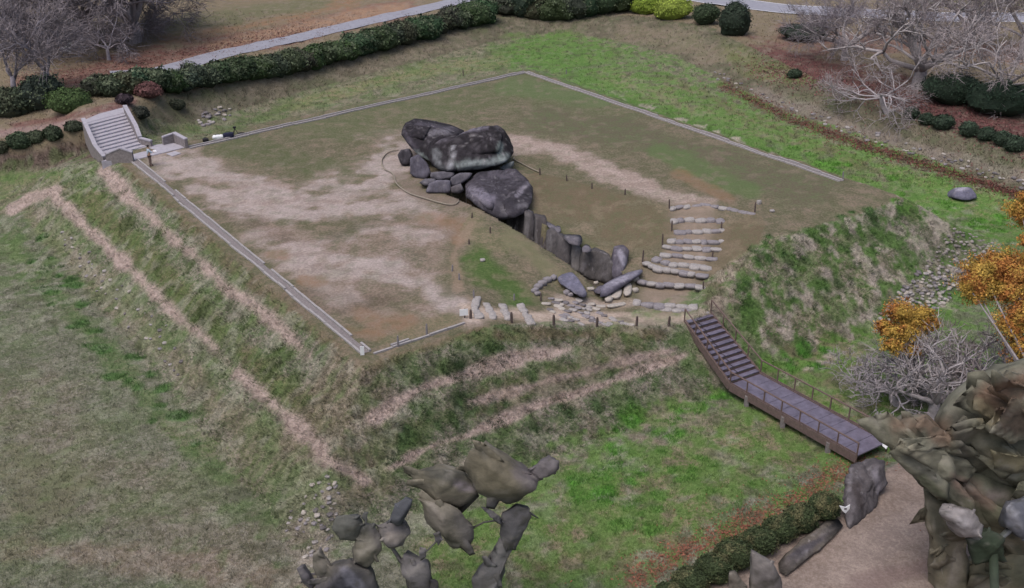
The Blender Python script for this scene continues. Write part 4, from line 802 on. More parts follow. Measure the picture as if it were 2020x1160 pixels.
parapet([P(248, 222, zt), P(270, 262, .75), P(278, 284, .1)], .28, .6)
parapet([P(278, 284, .1), P(300, 290, 0)], .25, .5)
parapet([P(212, 322, -.2), P(240, 310, .35)], .28, .75); parapet([P(240, 310, .35), P(264, 318, 0)], .28, .75)
parapet([P(322, 287, 0), P(345, 279, .1)], .22, .7); parapet([P(345, 279, .1), P(369, 292, 0)], .28, .75)
# ------------------------------------------------------------------ person and luggage
def skin_mesh(name, verts, edges, radii, mat, parent, root=0, sub=1):
    me = bpy.data.meshes.new(name); me.from_pydata([tuple(v) for v in verts], edges, []); o = bpy.data.objects.new(name, me); col.objects.link(o)
    m = o.modifiers.new('s', 'SKIN'); lay = me.skin_vertices[0].data if me.skin_vertices else None
    if lay is None:
        bpy.context.view_layer.update(); lay = me.skin_vertices[0].data
    for i, r_ in enumerate(radii): lay[i].radius = (r_, r_); lay[i].use_root = (i == root)
    s_ = o.modifiers.new('ss', 'SUBSURF'); s_.levels = sub; s_.render_levels = sub
    dg = bpy.context.evaluated_depsgraph_get(); ev = o.evaluated_get(dg); m2 = bpy.data.meshes.new_from_object(ev); bpy.data.objects.remove(o)
    m2.name = name; m2.materials.clear(); m2.materials.append(mat); m2.polygons.foreach_set('use_smooth', np.ones(len(m2.polygons), bool))
    o2 = bpy.data.objects.new(name, m2); col.objects.link(o2); o2.parent = parent; return o2
M_skin = vc_mat('skin', 8, .1, .6, 0, base=(.42, .27, .2)); M_shirt = vc_mat('blue_shirt', 8, .15, .85, .2, .01, base=tuple(S(150, 172, 192))); M_trous = vc_mat('brown_trousers', 8, .2, .9, .2, .01, base=tuple(S(104, 88, 84))); M_hair = vc_mat('dark_hair', 20, .2, .6, 0, base=(.02, .018, .018))
pg = G(297, 327); pe = empty('person', Vector(pg), 'person in light blue top standing on the sand by the stair landing', 'person'); pe.rotation_euler = (0, 0, math.radians(-60)); pe.scale = (1, 1, 1)
bv = [(0, 0, .92), (0, 0, 1.12), (0, 0, 1.34), (0, 0, 1.45), (0, .01, 1.52), (0, .03, 1.62), (0, .02, 1.7), (-.18, 0, 1.38), (-.3, .1, 1.2), (-.26, .32, 1.18), (-.25, .4, 1.18), (.18, 0, 1.38), (.3, .1, 1.2), (.26, .32, 1.2), (.25, .4, 1.2), (-.1, 0, .86), (-.12, .02, .48), (-.12, 0, .1), (-.12, .14, .04), (.1, 0, .86), (.13, .04, .48), (.14, 0, .1), (.14, .14, .04)]
be = [(0, 1), (1, 2), (2, 3), (3, 4), (4, 5), (5, 6), (2, 7), (7, 8), (8, 9), (9, 10), (2, 11), (11, 12), (12, 13), (13, 14), (0, 15), (15, 16), (16, 17), (17, 18), (0, 19), (19, 20), (20, 21), (21, 22)]
brd = [.14, .13, .15, .07, .055, .095, .085, .065, .045, .035, .03, .065, .045, .035, .03, .1, .07, .045, .045, .1, .07, .045, .045]
skin_mesh('body', bv, be, brd, M_skin, pe)
skin_mesh('shirt', [(0, 0, .9), (0, 0, 1.12), (0, 0, 1.36), (0, 0, 1.44), (-.19, 0, 1.38), (-.31, .1, 1.2), (-.27, .27, 1.18), (.19, 0, 1.38), (.31, .1, 1.2), (.27, .27, 1.2)], [(0, 1), (1, 2), (2, 3), (2, 4), (4, 5), (5, 6), (2, 7), (7, 8), (8, 9)], [.17, .16, .175, .08, .085, .065, .055, .085, .065, .055], M_shirt, pe)
skin_mesh('trousers', [(0, 0, .95), (-.1, 0, .85), (-.12, .02, .48), (-.12, 0, .12), (.1, 0, .85), (.13, .04, .48), (.14, 0, .12)], [(0, 1), (1, 2), (2, 3), (0, 4), (4, 5), (5, 6)], [.16, .12, .09, .07, .12, .09, .07], M_trous, pe)
V, F = ICO[2]; hv = V[:, :]*[.1, .11, .1]; o = mk('hair', hv, F, M_hair, pe, smooth=True); o.location = (0, 0, 1.69)
for s_ in (-1, 1):
    for k in range(4): mb = MB(); 
    hb = MB()
    for k in range(4): hb.tube([(s_*.25+(k-1.5)*.02, .42, 1.185), (s_*.25+(k-1.5)*.022, .47, 1.175), (s_*.25+(k-1.5)*.02, .5-.01*abs(k-1.5), 1.15)], [.011, .01, .007], 5)
    hb.tube([(s_*.25-s_*.035, .4, 1.18), (s_*.25-s_*.055, .44, 1.17)], [.012, .009], 5); hb.build('hand', M_skin, pe).location = (0, 0, 0)
    sh = MB(); sh.tube([(s_*.13, -.06, .04), (s_*.13, .08, .05), (s_*.13, .2, .035)], [.05, .055, .035], 8); sh.build('shoe', M_black, pe).location = (0, 0, 0)
cs2 = MB(); cs2.box((0, .5, 1.17), .34, .24, .03); cs2.build('tablet', M_white, pe).location = (0, 0, 0)
bg = 'equipment left along the far left kerb'
def lump_obj(name, px, py, sx_, sy_, sz_, mat, label, cat, seed, rot=.3):
    V, F = hull_shape(np.array([(x*sx_/2*random.uniform(.85, 1), y*sy_/2*random.uniform(.85, 1), z*sz_*random.uniform(.8, 1)) for x in (-1, 1) for y in (-1, 1) for z in (0, 1)]+[(0, 0, sz_*1.08)]), 3, 12, .03, 2, seed); g_ = G(px, py)
    e = empty(name, Vector(g_), label, cat, bg); e.rotation_euler = (0, 0, rot); mk('body', V, F, mat, e, smooth=True).location = (0, 0, 0); mb = MB(); mb.tube([(-sx_*.2, 0, sz_*.95), (-sx_*.12, 0, sz_*1.2), (sx_*.12, 0, sz_*1.2), (sx_*.2, 0, sz_*.95)], .02, 6); mb.build('handle', M_black, e).location = (0, 0, 0)
lump_obj('bag', 406, 279, .55, .4, .3, M_black, 'small black bag, leftmost of the things by the kerb', 'bag', 1); lump_obj('case', 430, 273, 1.05, .45, .3, M_white, 'long white case lying by the far left kerb', 'case', 2); lump_obj('bag', 451, 271, 1.0, .5, .45, M_navy, 'dark blue duffel bag between white case and tripod', 'bag', 3)
g_ = G(464, 266); e = empty('tripod', Vector(g_), 'black folded tripod standing right of the dark blue bag', 'tripod', bg)
for a in (0, 2.1, 4.2): mb = MB(); mb.tube([(0, 0, .6), (.35*math.cos(a), .35*math.sin(a), 0)], .03, 5); mb.build('leg', M_black, e).location = (0, 0, 0)
mb = MB(); mb.box((0, 0, .68), .25, .15, .16); mb.build('head', M_black, e).location = (0, 0, 0)
lump_obj('bag', 476, 265, .7, .3, .15, M_black, 'flat black bag at the right end of the equipment', 'bag', 4)
# ------------------------------------------------------------------ bushes and hedges
def leaf_quads(Cn, Nn, size, r, flat=.5):
    N = len(Cn); u = r.normal(0, 1, (N, 3)); u -= (u*Nn).sum(1)[:, None]*Nn*flat; u /= np.linalg.norm(u, axis=1)[:, None]+1e-9; v = np.cross(Nn, u)+r.normal(0, .35, (N, 3)); v /= np.linalg.norm(v, axis=1)[:, None]+1e-9
    s_ = (size*r.uniform(.6, 1.4, N))[:, None]; return np.stack([Cn-u*s_, Cn-v*s_*.6, Cn+u*s_, Cn+v*s_*.6], 1).reshape(-1, 3)
def bush_mesh(c, rx, ry, rz, n, colr, seed, size=.09, rot=0, rough=.18, name='bush', parent=None, alt=None, core=True):
    r = np.random.RandomState(seed); V, F = ICO[3]; rad = 1+(fbm(V*1.7+seed*3.3, 4, seed)-.5)*2*rough*1.6
    ca, sa = math.cos(rot), math.sin(rot); R_ = np.array([[ca, -sa, 0], [sa, ca, 0], [0, 0, 1]])
    cv = (V*rad[:, None]*.9*[rx, ry, rz])@R_.T+c; D_ = r.normal(0, 1, (n, 3)); D_ /= np.linalg.norm(D_, axis=1)[:, None]; D_[:, 2] = np.where(D_[:, 2] < -.35, -D_[:, 2], D_[:, 2])
    rd = 1+(fbm(D_*1.7+seed*3.3, 4, seed)-.5)*2*rough*1.6+(fbm(D_*5+seed, 2, seed+3)-.5)*.25; pos = (D_*(rd*r.uniform(.84, 1.06, n))[:, None]*[rx, ry, rz])@R_.T+c; nr = D_@R_.T
    lv = leaf_quads(pos, nr, size, r); t_ = fbm(pos*2.2, 3, seed); base = S(colr); al = S(alt) if alt else base*1.4
    lc = base*(1-sstep(.45, .7, t_)[:, None])+al*sstep(.45, .7, t_)[:, None]; lc = np.repeat(lc*r.uniform(.6, 1.45, (n, 1)), 4, 0)
    me_v = np.concatenate([cv, lv]); Fq = [tuple(f) for f in F]+[tuple(x) for x in (np.arange(n*4).reshape(-1, 4)+len(cv))]
    return mk(name, me_v, Fq, M_leaf, parent, np.concatenate([np.tile(base*.7, (len(cv), 1)), lc]), at=tuple(np.array(c)-[0, 0, rz*.6]))
def bush(px, py, wpx, hpx, colr, label, seed, n=700, alt=None, group=None, parent=None, name='bush', cat='bush', dpt=.8, size=.09, rough=.2):
    wpx *= 1.12; hpx *= 1.15; n = int(n*1.5)
    g_ = G(px, py); dep = g_[1]*CP+(CAM_H-g_[2])*SP; w_ = wpx/FPX*dep/2; h_ = hpx/FPX*dep/(CP+.35)/1.0
    o = bush_mesh((g_[0], g_[1]+w_*dpt*.6, g_[2]+h_*.42), w_, w_*dpt, h_*.55, n, colr, seed, size, 0, rough, name, parent, alt)
    if parent is None: tag(o, label, cat, group)
    return o
dg_ = (54, 70, 48); dgr = (52, 70, 44)
# long hedge behind far left moat
def hedge(line, label, wpx, hpx, seed, n=900, colr=dg_, alt=(92, 104, 80), step=.42, size=.14):
    L = np.array(line, float); sg = np.hypot(*np.diff(L, axis=0).T); cs3 = np.r_[0, np.cumsum(sg)]; e = empty('hedge', Vector(G(*line[0])), label, 'hedge'); t_ = 0; k = 0
    while t_ < cs3[-1]:
        x, y = np.interp(t_, cs3, L[:, 0]), np.interp(t_, cs3, L[:, 1]); wv = random.uniform(.85, 1.2)
        cr = tuple(c*random.uniform(.85, 1.15) for c in colr) ; bush(x, y+random.uniform(-2, 2), wpx*wv, hpx*random.uniform(.85, 1.15), cr, None, seed+k, n, alt, parent=e, name='shrub', size=size, rough=.3); t_ += wpx*step; k += 1
hedge([(190, 192), (250, 187), (320, 184)], 'mid green hedge run between round bush and long hedge', 66, 48, 900)
hedge([(335, 184), (420, 170), (500, 158), (600, 140), (700, 112), (780, 94), (880, 64), (975, 40)], 'long dark green hedge beside the road beyond the far left moat', 56, 46, 100)
hedge([(1000, 30), (1090, 44), (1180, 32), (1250, 22)], 'tall dark hedge at the far corner of the moat', 76, 64, 200)
hedge([(-20, 235), (40, 228), (100, 212)], 'dark green hedge at the left edge above the pale path', 80, 66, 300, 900)
for args in [(130, 226, 84, 50, (62, 84, 44), 'broad rounded green bush above the concrete stairs'), (275, 236, 32, 26, (50, 54, 48), 'dark clipped bush right of the concrete stairs'), (348, 218, 28, 22, (52, 58, 46), 'small dark clipped bush on the far left bank'), (243, 206, 30, 20, (56, 46, 54), 'dark purple low bush above the stairs'), (290, 196, 50, 34, (98, 66, 66), 'small red leaved shrub beside the long hedge'),
             (36, 298, 44, 38, (54, 70, 50), 'largest round clipped bush on the left bank'), (70, 284, 34, 26, (60, 70, 52), 'round clipped bush right of the largest left one'), (104, 280, 34, 32, (52, 64, 46), 'round clipped bush standing alone mid left bank'), (146, 262, 36, 22, (54, 62, 48), 'round clipped bush nearest the concrete stairs on left'), (0, 305, 28, 28, (60, 66, 50), 'round clipped bush cut by the left picture edge'),
             (1275, 30, 56, 42, (118, 142, 44), 'bright yellow green bush, left one at top'), (1330, 40, 72, 46, (128, 148, 52), 'bright yellow green bush, right one at top'), (1395, 50, 52, 46, (50, 66, 44), 'dark green bush right of the yellow green bushes'), (1450, 72, 60, 72, (42, 56, 44), 'tall dark bush beside the road bend'),
             (1568, 155, 24, 18, (44, 58, 44), 'small dark bush at the edge of the red litter'), (1590, 82, 90, 34, (48, 60, 52), 'low dark bush under the upper right bare tree'),
             (1880, 208, 110, 62, (38, 56, 42), 'large dark green bush behind the right bank, left one'), (1985, 232, 130, 72, (36, 56, 42), 'large dark green bush at the right picture edge')]:
    bush(*args[:5], args[5], int(args[0])+7, 1100, dpt=.8, size=.11)
gs = 'low clipped bushes along the right bank'
for i, (x, y, w_, h_) in enumerate([(1800, 236, 26, 26), (1828, 248, 26, 26), (1862, 258, 42, 32), (1912, 272, 34, 34), (1948, 280, 34, 30), (1978, 290, 34, 32), (2006, 302, 40, 36)]):
    bush(x, y, w_, h_, (46, 62, 48), ['first low clipped bush under the bare tree on right bank', 'second low clipped bush of the right bank row', 'wide clipped bush before the gap in the row', 'clipped bush just after the gap in the row', 'clipped bush third from right edge on bank', 'clipped bush second from right edge on bank', 'clipped bush at the right picture edge on bank'][i], 400+i, 600, group=gs, size=.1)
gn = 'clipped bushes beside the dirt path'
nb = ['clipped bush nearest the white leaflet', 'second clipped bush from the white leaflet, straw topped', 'third clipped bush from the white leaflet', 'fourth clipped bush from the white leaflet', 'broad clipped bush fifth along the dirt path', 'clipped bush sixth along the dirt path', 'clipped bush at the bottom picture edge', 'half hidden last clipped bush at the bottom edge']
for i, (x, y, w_, h_) in enumerate([(1628, 1030, 60, 62), (1582, 1055, 66, 62), (1540, 1075, 64, 60), (1500, 1100, 66, 62), (1450, 1130, 76, 66), (1412, 1155, 74, 62), (1362, 1180, 70, 60), (1325, 1200, 60, 50)]):
    bush(x, y, w_, h_, (58, 72, 44), nb[i], 500+i, 2600, (92, 92, 62), group=gn, size=.05, rough=.1)
# ------------------------------------------------------------------ bare trees
def bare_tree(px, py, height, spread, label, seed, colr=(128, 122, 130), r0=.3, up=.5, lean=(0, 0), depth=5, twigs=2600, hs=1.45, tw=.028, tone=(112, 106, 112), loc=None, crown_low=.3, name='bare_tree', nb=6, leaves=None):
    colr = tuple(c*1.14 for c in colr); tone = tuple(c*1.1 for c in tone); height *= hs; r0 *= 1.35; twigs = int(twigs*1.15); crown_low /= hs**.5; r = random.Random(seed); g_ = G(px, py) if loc is None else np.array(loc); e = empty(name, Vector(g_), label, 'tree'); T, B_, ends = MB(), MB(), []
    def grow(p, dirv, L, rad, lev, mbx):
        pts = [p]; rr = [rad]; dcur = dirv.copy(); n = 4 if lev < 3 else 3
        for k in range(n):
            dcur = (dcur+Vector((r.gauss(0, .22), r.gauss(0, .22), r.gauss(0, .16)))).normalized(); p = p+dcur*L/n; pts.append(p); rr.append(rad*(1-.5*(k+1)/n))
        mbx.tube(pts, rr, 7 if lev < 2 else (5 if lev == 2 else 3))
        if lev >= depth-1: ends.append((pts[-1], dcur, L)); ends.append((pts[-2], dcur, L)); 
        if lev < depth-1:
            for k in range(r.choice((3, 3, 4))):
                q_ = pts[r.choice((2, 3, -1)) if len(pts) > 3 else -1]; ax = Vector((r.gauss(0, 1), r.gauss(0, 1), r.gauss(0, .5)+up*.5)).normalized()
                nd = (dcur*.75+ax*.85).normalized(); grow(q_, nd, L*r.uniform(.55, .8), max(rad*.58, .025), lev+1, B_)
    base = Vector((0, 0, -.2)); th = height*crown_low; top = Vector((lean[0]*th, lean[1]*th, th)); T.tube([base, base+Vector((0, 0, .25)), top*.5+Vector((r.gauss(0, .1), r.gauss(0, .1), 0)), top], [r0*1.6, r0*1.15, r0, r0*.9], 10)
    for k in range(nb):
        a = 6.283*k/nb+r.uniform(-.3, .3); dv = Vector((math.cos(a)*spread/height*1.3+lean[0], math.sin(a)*spread/height*1.3+lean[1], up+r.uniform(0, .5))).normalized(); grow(top*(r.uniform(.75, 1)), dv, height*.42, r0*.5, 1, B_)
    t_ = T.build('trunk', M_bark, e, S(colr), True); b_ = B_.build('branches', M_bark, e, S(colr), True)
    rr_ = np.random.RandomState(seed); E_ = np.array([p[0][:] for p in ends]); Dv = np.array([p[1][:] for p in ends]); Lv = np.array([p[2] for p in ends]); k = rr_.randint(0, len(E_), twigs)
    d0 = Dv[k]*.8+rr_.normal(0, .5, (twigs, 3)); d0 /= np.linalg.norm(d0, axis=1)[:, None]; p0 = E_[k]+rr_.normal(0, .18, (twigs, 3))*Lv[k][:, None]; ln_ = (Lv[k]*rr_.uniform(.4, 1.0, twigs))[:, None]
    sd_ = np.cross(d0, rr_.normal(0, 1, (twigs, 3))); sd_ /= np.linalg.norm(sd_, axis=1)[:, None]; wd = tw*sd_
    V = np.stack([p0-wd, p0+wd, p0+d0*ln_], 1).reshape(-1, 3); mk('twigs', V, np.arange(len(V)).reshape(-1, 3), M_bark, e, S(tone)*1.0)
    for c_ in e.children: c_.location = (0, 0, 0)
    if leaves:
        n, c1, c2, sz_ = leaves; k = rr_.randint(0, len(E_), n); pos = E_[k]+rr_.normal(0, .25, (n, 3)); nr = rr_.normal(0, 1, (n, 3)); nr /= np.linalg.norm(nr, axis=1)[:, None]; lv = leaf_quads(pos, nr, sz_, rr_); tt = rr_.rand(n, 1)
        mk('leaves', lv, np.arange(n*4).reshape(-1, 4), M_leaf, e, np.repeat((S(c1)*tt+S(c2)*(1-tt))*rr_.uniform(.7, 1.3, (n, 1)), 4, 0)).location = (0, 0, 0)
    return e
bare_tree(268, 84, 11, 6, 'stout grey tree with smooth trunk beyond the left hedge, right one', 1, (134, 128, 132), .5, .42, depth=5, twigs=17000, crown_low=.17, nb=9, hs=1.6, tw=.034)
bare_tree(168, 80, 11, 6, 'stout grey tree beyond the left hedge, middle one', 2, (126, 120, 126), .45, .42, depth=5, twigs=17000, crown_low=.17, nb=9, hs=1.6, tw=.034)
bare_tree(40, 70, 11, 7, 'grey tree in the top left picture corner', 3, (108, 104, 110), .4, .42, depth=5, twigs=18000, crown_low=.17, nb=9, hs=1.6, tw=.034)
bare_tree(98, 184, 6.5, 4, 'crooked bare grey tree rising from the left hedge', 4, (120, 116, 126), .22, .5, depth=4, twigs=2600, nb=5)
bare_tree(35, 200, 7, 3.5, 'bare tree with drooping twigs at the left picture edge', 5, (124, 120, 130), .2, .6, depth=4, twigs=2600, nb=5)
bare_tree(215, 118, 4.2, 3, 'low pale grey spreading tree in the red leaf litter', 6, (138, 134, 144), .14, .2, depth=4, twigs=1500, nb=5)
bare_tree(1812, 172, 8.5, 8.5, 'largest spreading bare tree with thick trunk on red leaf litter', 7, (138, 133, 136), .5, .35, depth=5, twigs=5500, tw=.022, tone=(116, 108, 112), nb=9, crown_low=.22)
bare_tree(1665, 118, 6.0, 7, 'wide low bare tree before the road, upper right', 8, (134, 129, 133), .26, .3, depth=5, twigs=6500, tw=.022, tone=(116, 110, 118), nb=8, crown_low=.25)
bare_tree(1748, 222, 5.2, 11, 'low fan of bare pale branches leaning over the stony bank', 9, (138, 133, 138), .16, .16, (-.5, -.1), depth=5, twigs=2200, tw=.02, tone=(126, 118, 120), nb=7, crown_low=.3)
bare_tree(1975, 215, 7.5, 5.5, 'knobbly pale bare tree at the right edge before dark bushes', 10, (142, 137, 140), .26, .35, depth=5, twigs=3500, tone=(134, 126, 130), nb=7)
bare_tree(1900, 90, 7, 5, 'twiggy bare tree in front of the road on the far right', 14, (128, 122, 126), .24, .6, depth=5, twigs=5000, tone=(116, 108, 112), nb=6)
bare_tree(1845, 830, 6.5, 4.5, 'tangled pale grey tree beside the lower end of footbridge', 11, (134, 130, 134), .24, .35, (-.1, .1), depth=5, hs=1.0, twigs=1000, tone=(132, 126, 128), nb=8, crown_low=.2)
bare_tree(1770, 800, 4.4, 5, 'low pale bush like tree overhanging the footbridge rail', 12, (130, 126, 132), .15, .25, (-.5, .1), depth=5, hs=1.0, twigs=900, tone=(130, 124, 130), nb=7, crown_low=.2)
bare_tree(1950, 800, 6.0, 5, 'dark twiggy tree under the orange foliage', 13, (128, 120, 122), .25, .3, depth=5, hs=1.0, twigs=1300, tone=(112, 104, 104), nb=8, crown_low=.2)
bare_tree(1690, 770, 3.0, 3.4, 'small faint bare sapling behind the middle of the footbridge rail', 15, (130, 126, 130), .08, .3, depth=5, twigs=900, tone=(126, 120, 122), nb=6, crown_low=.2, hs=1.0, tw=.016)
bare_tree(2015, 110, 7, 6, 'bare pale tree cut by the right picture edge below the road', 16, (140, 135, 138), .24, .4, depth=5, twigs=3500, tone=(124, 117, 120), nb=7, tw=.02)
# orange foliage
def orange_tree(lumps, label, basepx, seed, Yb):
    r = np.random.RandomState(seed); g_ = G(*basepx); e = empty('orange_tree', Vector(g_), label, 'tree'); lv_all = []; lc = []; tb = MB()
    c_all = []
    for (x, y, rp, Y) in lumps:
        c = Q(x, y, Y); dep = c[1]*CP+(CAM_H-c[2])*SP; R_ = rp/FPX*dep; R_ *= 1.2; n = int(4200*R_*R_)+400; c_all.append(c)
        D_ = r.normal(0, 1, (n, 3)); D_ /= np.linalg.norm(D_, axis=1)[:, None]; rd = 1+(fbm(D_*2.2+x, 4, seed)-.5)*2.4; pos = c+D_*(rd*R_*r.uniform(.3, 1.1, n)**.8)[:, None]*[1, .9, .75]
        lv_all.append(leaf_quads(pos, D_, .06, r)); t_ = fbm(pos*1.8, 3, seed)[:, None]; k = sstep(.35, .65, t_); base = S(176, 112, 52)*(1-k)+S(186, 152, 64)*k; dk = sstep(.0, -.6, D_[:, 2:3]); lc.append(np.repeat(base*r.uniform(.55, 1.3, (n, 1)), 4, 0))
        hb_ = g_+(c-g_)*[.25, .25, .45]+[r.normal(0, .2), r.normal(0, .2), 0]; tb.tube([g_, hb_, (hb_+c)/2+[r.normal(0, .3), r.normal(0, .2), .1], c], [.13, .1, .06, .03], 6)
    lv = np.concatenate(lv_all); mk('leaves', lv, np.arange(len(lv)).reshape(-1, 4), M_leaf, e, np.concatenate(lc)); tb.build('trunk', M_bark, e, S(140, 134, 138), True)
orange_tree([(1940, 540, 36, 56), (1975, 520, 30, 56.5), (2010, 545, 36, 56), (1930, 575, 28, 55.5), (1985, 570, 34, 55.5), (2040, 600, 36, 55), (2000, 640, 30, 54), (2015, 680, 28, 53.5), (2030, 620, 30, 54), (2020, 720, 24, 53), (2012, 412, 22, 60), (2030, 430, 26, 60), (2030, 390, 18, 60), (1908, 562, 16, 55.5), (2040, 510, 28, 57), (2030, 475, 16, 58)], 'large tree with orange yellow autumn leaves at the right edge', (2060, 900), 1, 56)
orange_tree([(1775, 615, 24, 57.5), (1800, 630, 22, 57.5), (1822, 622, 20, 57.5), (1752, 650, 18, 57), (1760, 680, 18, 56.5), (1790, 655, 22, 57), (1835, 640, 15, 57.5), (1800, 690, 12, 56.5), (1742, 640, 10, 57)], 'smaller pale branched tree with orange leaves above the footbridge', (1805, 800), 2, 57)
# ------------------------------------------------------------------ smooth olive grey crowns near the camera
M_l = M_lump; ol = (116, 110, 92); gy_ = (104, 102, 102)
def shard(pts, seed, cuts=4, jit=.035):
    pts = np.array(pts); c = pts.mean(0); bm = bmesh.new()
    for q_ in pts: bm.verts.new(q_-c)
    r_ = bmesh.ops.convex_hull(bm, input=bm.verts); bmesh.ops.delete(bm, geom=list({g for g in r_['geom_interior']+r_['geom_unused'] if isinstance(g, bmesh.types.BMVert)}), context='VERTS')
    bmesh.ops.triangulate(bm, faces=bm.faces)
    for it in range(cuts):
        sz = np.ptp(pts, 0).max(); lim = max(.1, sz/9); ed = [e_ for e_ in bm.edges if e_.calc_length() > lim]
        if not ed: break
        bmesh.ops.subdivide_edges(bm, edges=ed, cuts=1); bmesh.ops.triangulate(bm, faces=bm.faces)
    bm.normal_update(); bm.verts.ensure_lookup_table(); V = np.array([v.co[:] for v in bm.verts]); N = np.array([v.normal[:] for v in bm.verts]); F = np.array([[v.index for v in f.verts] for f in bm.faces]); bm.free()
    sz = np.ptp(pts, 0).max(); hn = fbm(V/sz*3+seed*1.3, 4, seed)-.5; h2 = fbm(V*4+seed, 3, seed+4)-.5
    V = V+N*(hn*sz*.16+h2*.09)[:, None]; return V+c, F
def crown(name, base_q, label, lumps, seed, Y, cat='tree', links=(), vox=.085, bulk=.8, part='crown', flakes=()):
    e = empty(name, Vector(base_q), label, cat); VV = []; FF = []; n = 0; st_all = []; lab = []; rf = np.random.RandomState(seed)
    for i, (sil, colr, st) in enumerate(lumps):
        yy = Y+(i % 3)*.2; w_ = (max(x for x, y in sil)-min(x for x, y in sil))/FPX*45; bk = max(.2, min(2.4, w_*.6))*bulk
        f = [Q(x+rf.uniform(-2, 2), y+rf.uniform(-2, 2), yy+.004*(1000-y)+rf.uniform(-.15, .25)*bk) for x, y in sil]; cen = np.mean(f, 0)
        f2 = [np.array([cen[0]+(q_[0]-cen[0])*.8, q_[1]+bk*rf.uniform(.6, 1.1), q_[2]-bk*.5]) for q_ in f]; f0 = [cen+(q_-cen)*rf.uniform(.2, .6)+[0, -bk*rf.uniform(.1, .4), -bk*.05] for q_ in f[::2]]
        V, F = shard(f+f2+f0, seed+i); VV.append(V); FF.append(F+n); n += len(V); lab.append((cen, colr)); st_all += list(st)
        for k in range(len(sil)//2):           # torn edges
            q_ = f[rf.randint(len(f))]; d_ = (q_-cen); d_ /= np.linalg.norm(d_); L_ = w_*rf.uniform(.08, .2); sd_ = np.cross(d_, [0, 1, .3]); V, F = shard([q_-d_*L_*2+sd_*L_, q_-d_*L_*2-sd_*L_, q_+d_*L_*rf.uniform(.3, 1.0)+sd_*L_*.3, q_+d_*L_*.6-sd_*L_*.4, q_-d_*L_+[0, .15, 0], q_-d_*L_*.5+[0, -.12, .05]], seed+k, 2); VV.append(V); FF.append(F+n); n += len(V)
    for (poly, nfl, Y0, sz0) in flakes:
        x0, x1 = min(p[0] for p in poly), max(p[0] for p in poly); y0, y1 = min(p[1] for p in poly), max(p[1] for p in poly); k = 0
        while k < nfl:
            x, y = rf.uniform(x0, x1), rf.uniform(y0, y1)
            if not in_poly(np.array([x]), np.array([y]), poly)[0]: continue
            k += 1; c_ = Q(x, y, Y0+rf.uniform(-.5, .4)); ax = np.array([1, rf.uniform(-.6, .6), rf.uniform(-1.0, -.1)]); ax /= np.linalg.norm(ax); up_ = np.cross(ax, [rf.uniform(-.4, .4), 1, rf.uniform(-.5, .5)]); up_ /= np.linalg.norm(up_); dp_ = np.cross(ax, up_)
            L_, W_, T_ = sz0*rf.uniform(.6, 1.4), sz0*rf.uniform(.22, .42), sz0*rf.uniform(.04, .08)
            V, F = shard([c_+ax*L_*a_*rf.uniform(.5, 1.1)+up_*W_*b_*rf.uniform(.2, 1.1)+dp_*T_*d_ for a_ in (-1, 0, 1) for b_ in (-1, 1) for d_ in (-1, 1)], seed+k, 4); VV.append(V); FF.append(F+n); n += len(V)
    for (pts, rr) in links:
        mb = MB(); mb.tube([Q(*p) for p in pts], rr, 8); VV.append(np.array(mb.V)); tri = [(f[0], f[k], f[k+1]) for f in mb.F for k in range(1, len(f)-1)]; FF.append(np.array(tri)+n); n += len(mb.V)
    V = np.concatenate(VV); F = np.concatenate(FF)
    dd = np.stack([np.linalg.norm(V-c, axis=1) for c, _ in lab], 1); wgt = 1/(dd**4+.01); wgt /= wgt.sum(1)[:, None]; base = wgt@np.array([S(c) for _, c in lab])
    tone = np.concatenate([np.full(len(v), rf.uniform(.86, 1.16)) for v in VV])
    px, py = w2p(V[:, 0], V[:, 1], V[:, 2]); nz = fbm(V*.8+seed, 4, seed+9); sv = np.stack([V[:, 0]*.35+V[:, 2]*.5, V[:, 1]*.9, V[:, 2]*2.6-V[:, 0]*1.3], -1); nz_ = fbm(sv*1.5+seed, 5, seed+11)
    C = base*(.5+.8*nz_[:, None])*tone[:, None]
    for (pts, w_, c_, st) in st_all:
        ds, _ = seg_dist(px, py, pts); k = (st*sstep(1.4, .5, ds/w_+(nz-.5)*1.6+(nz_-.5)*.8))[:, None]; C = C*(1-k)+S(c_)*k
    k = (sstep(.6, .72, nz_)*.4)[:, None]; C = C*(1-k)+S(134, 130, 124)*k; k = (sstep(.42, .3, nz_)*.6)[:, None]; C = C*(1-k)+S(62, 62, 54)*k
    mk(part, V, F, M_l, e, C, False)
    return e
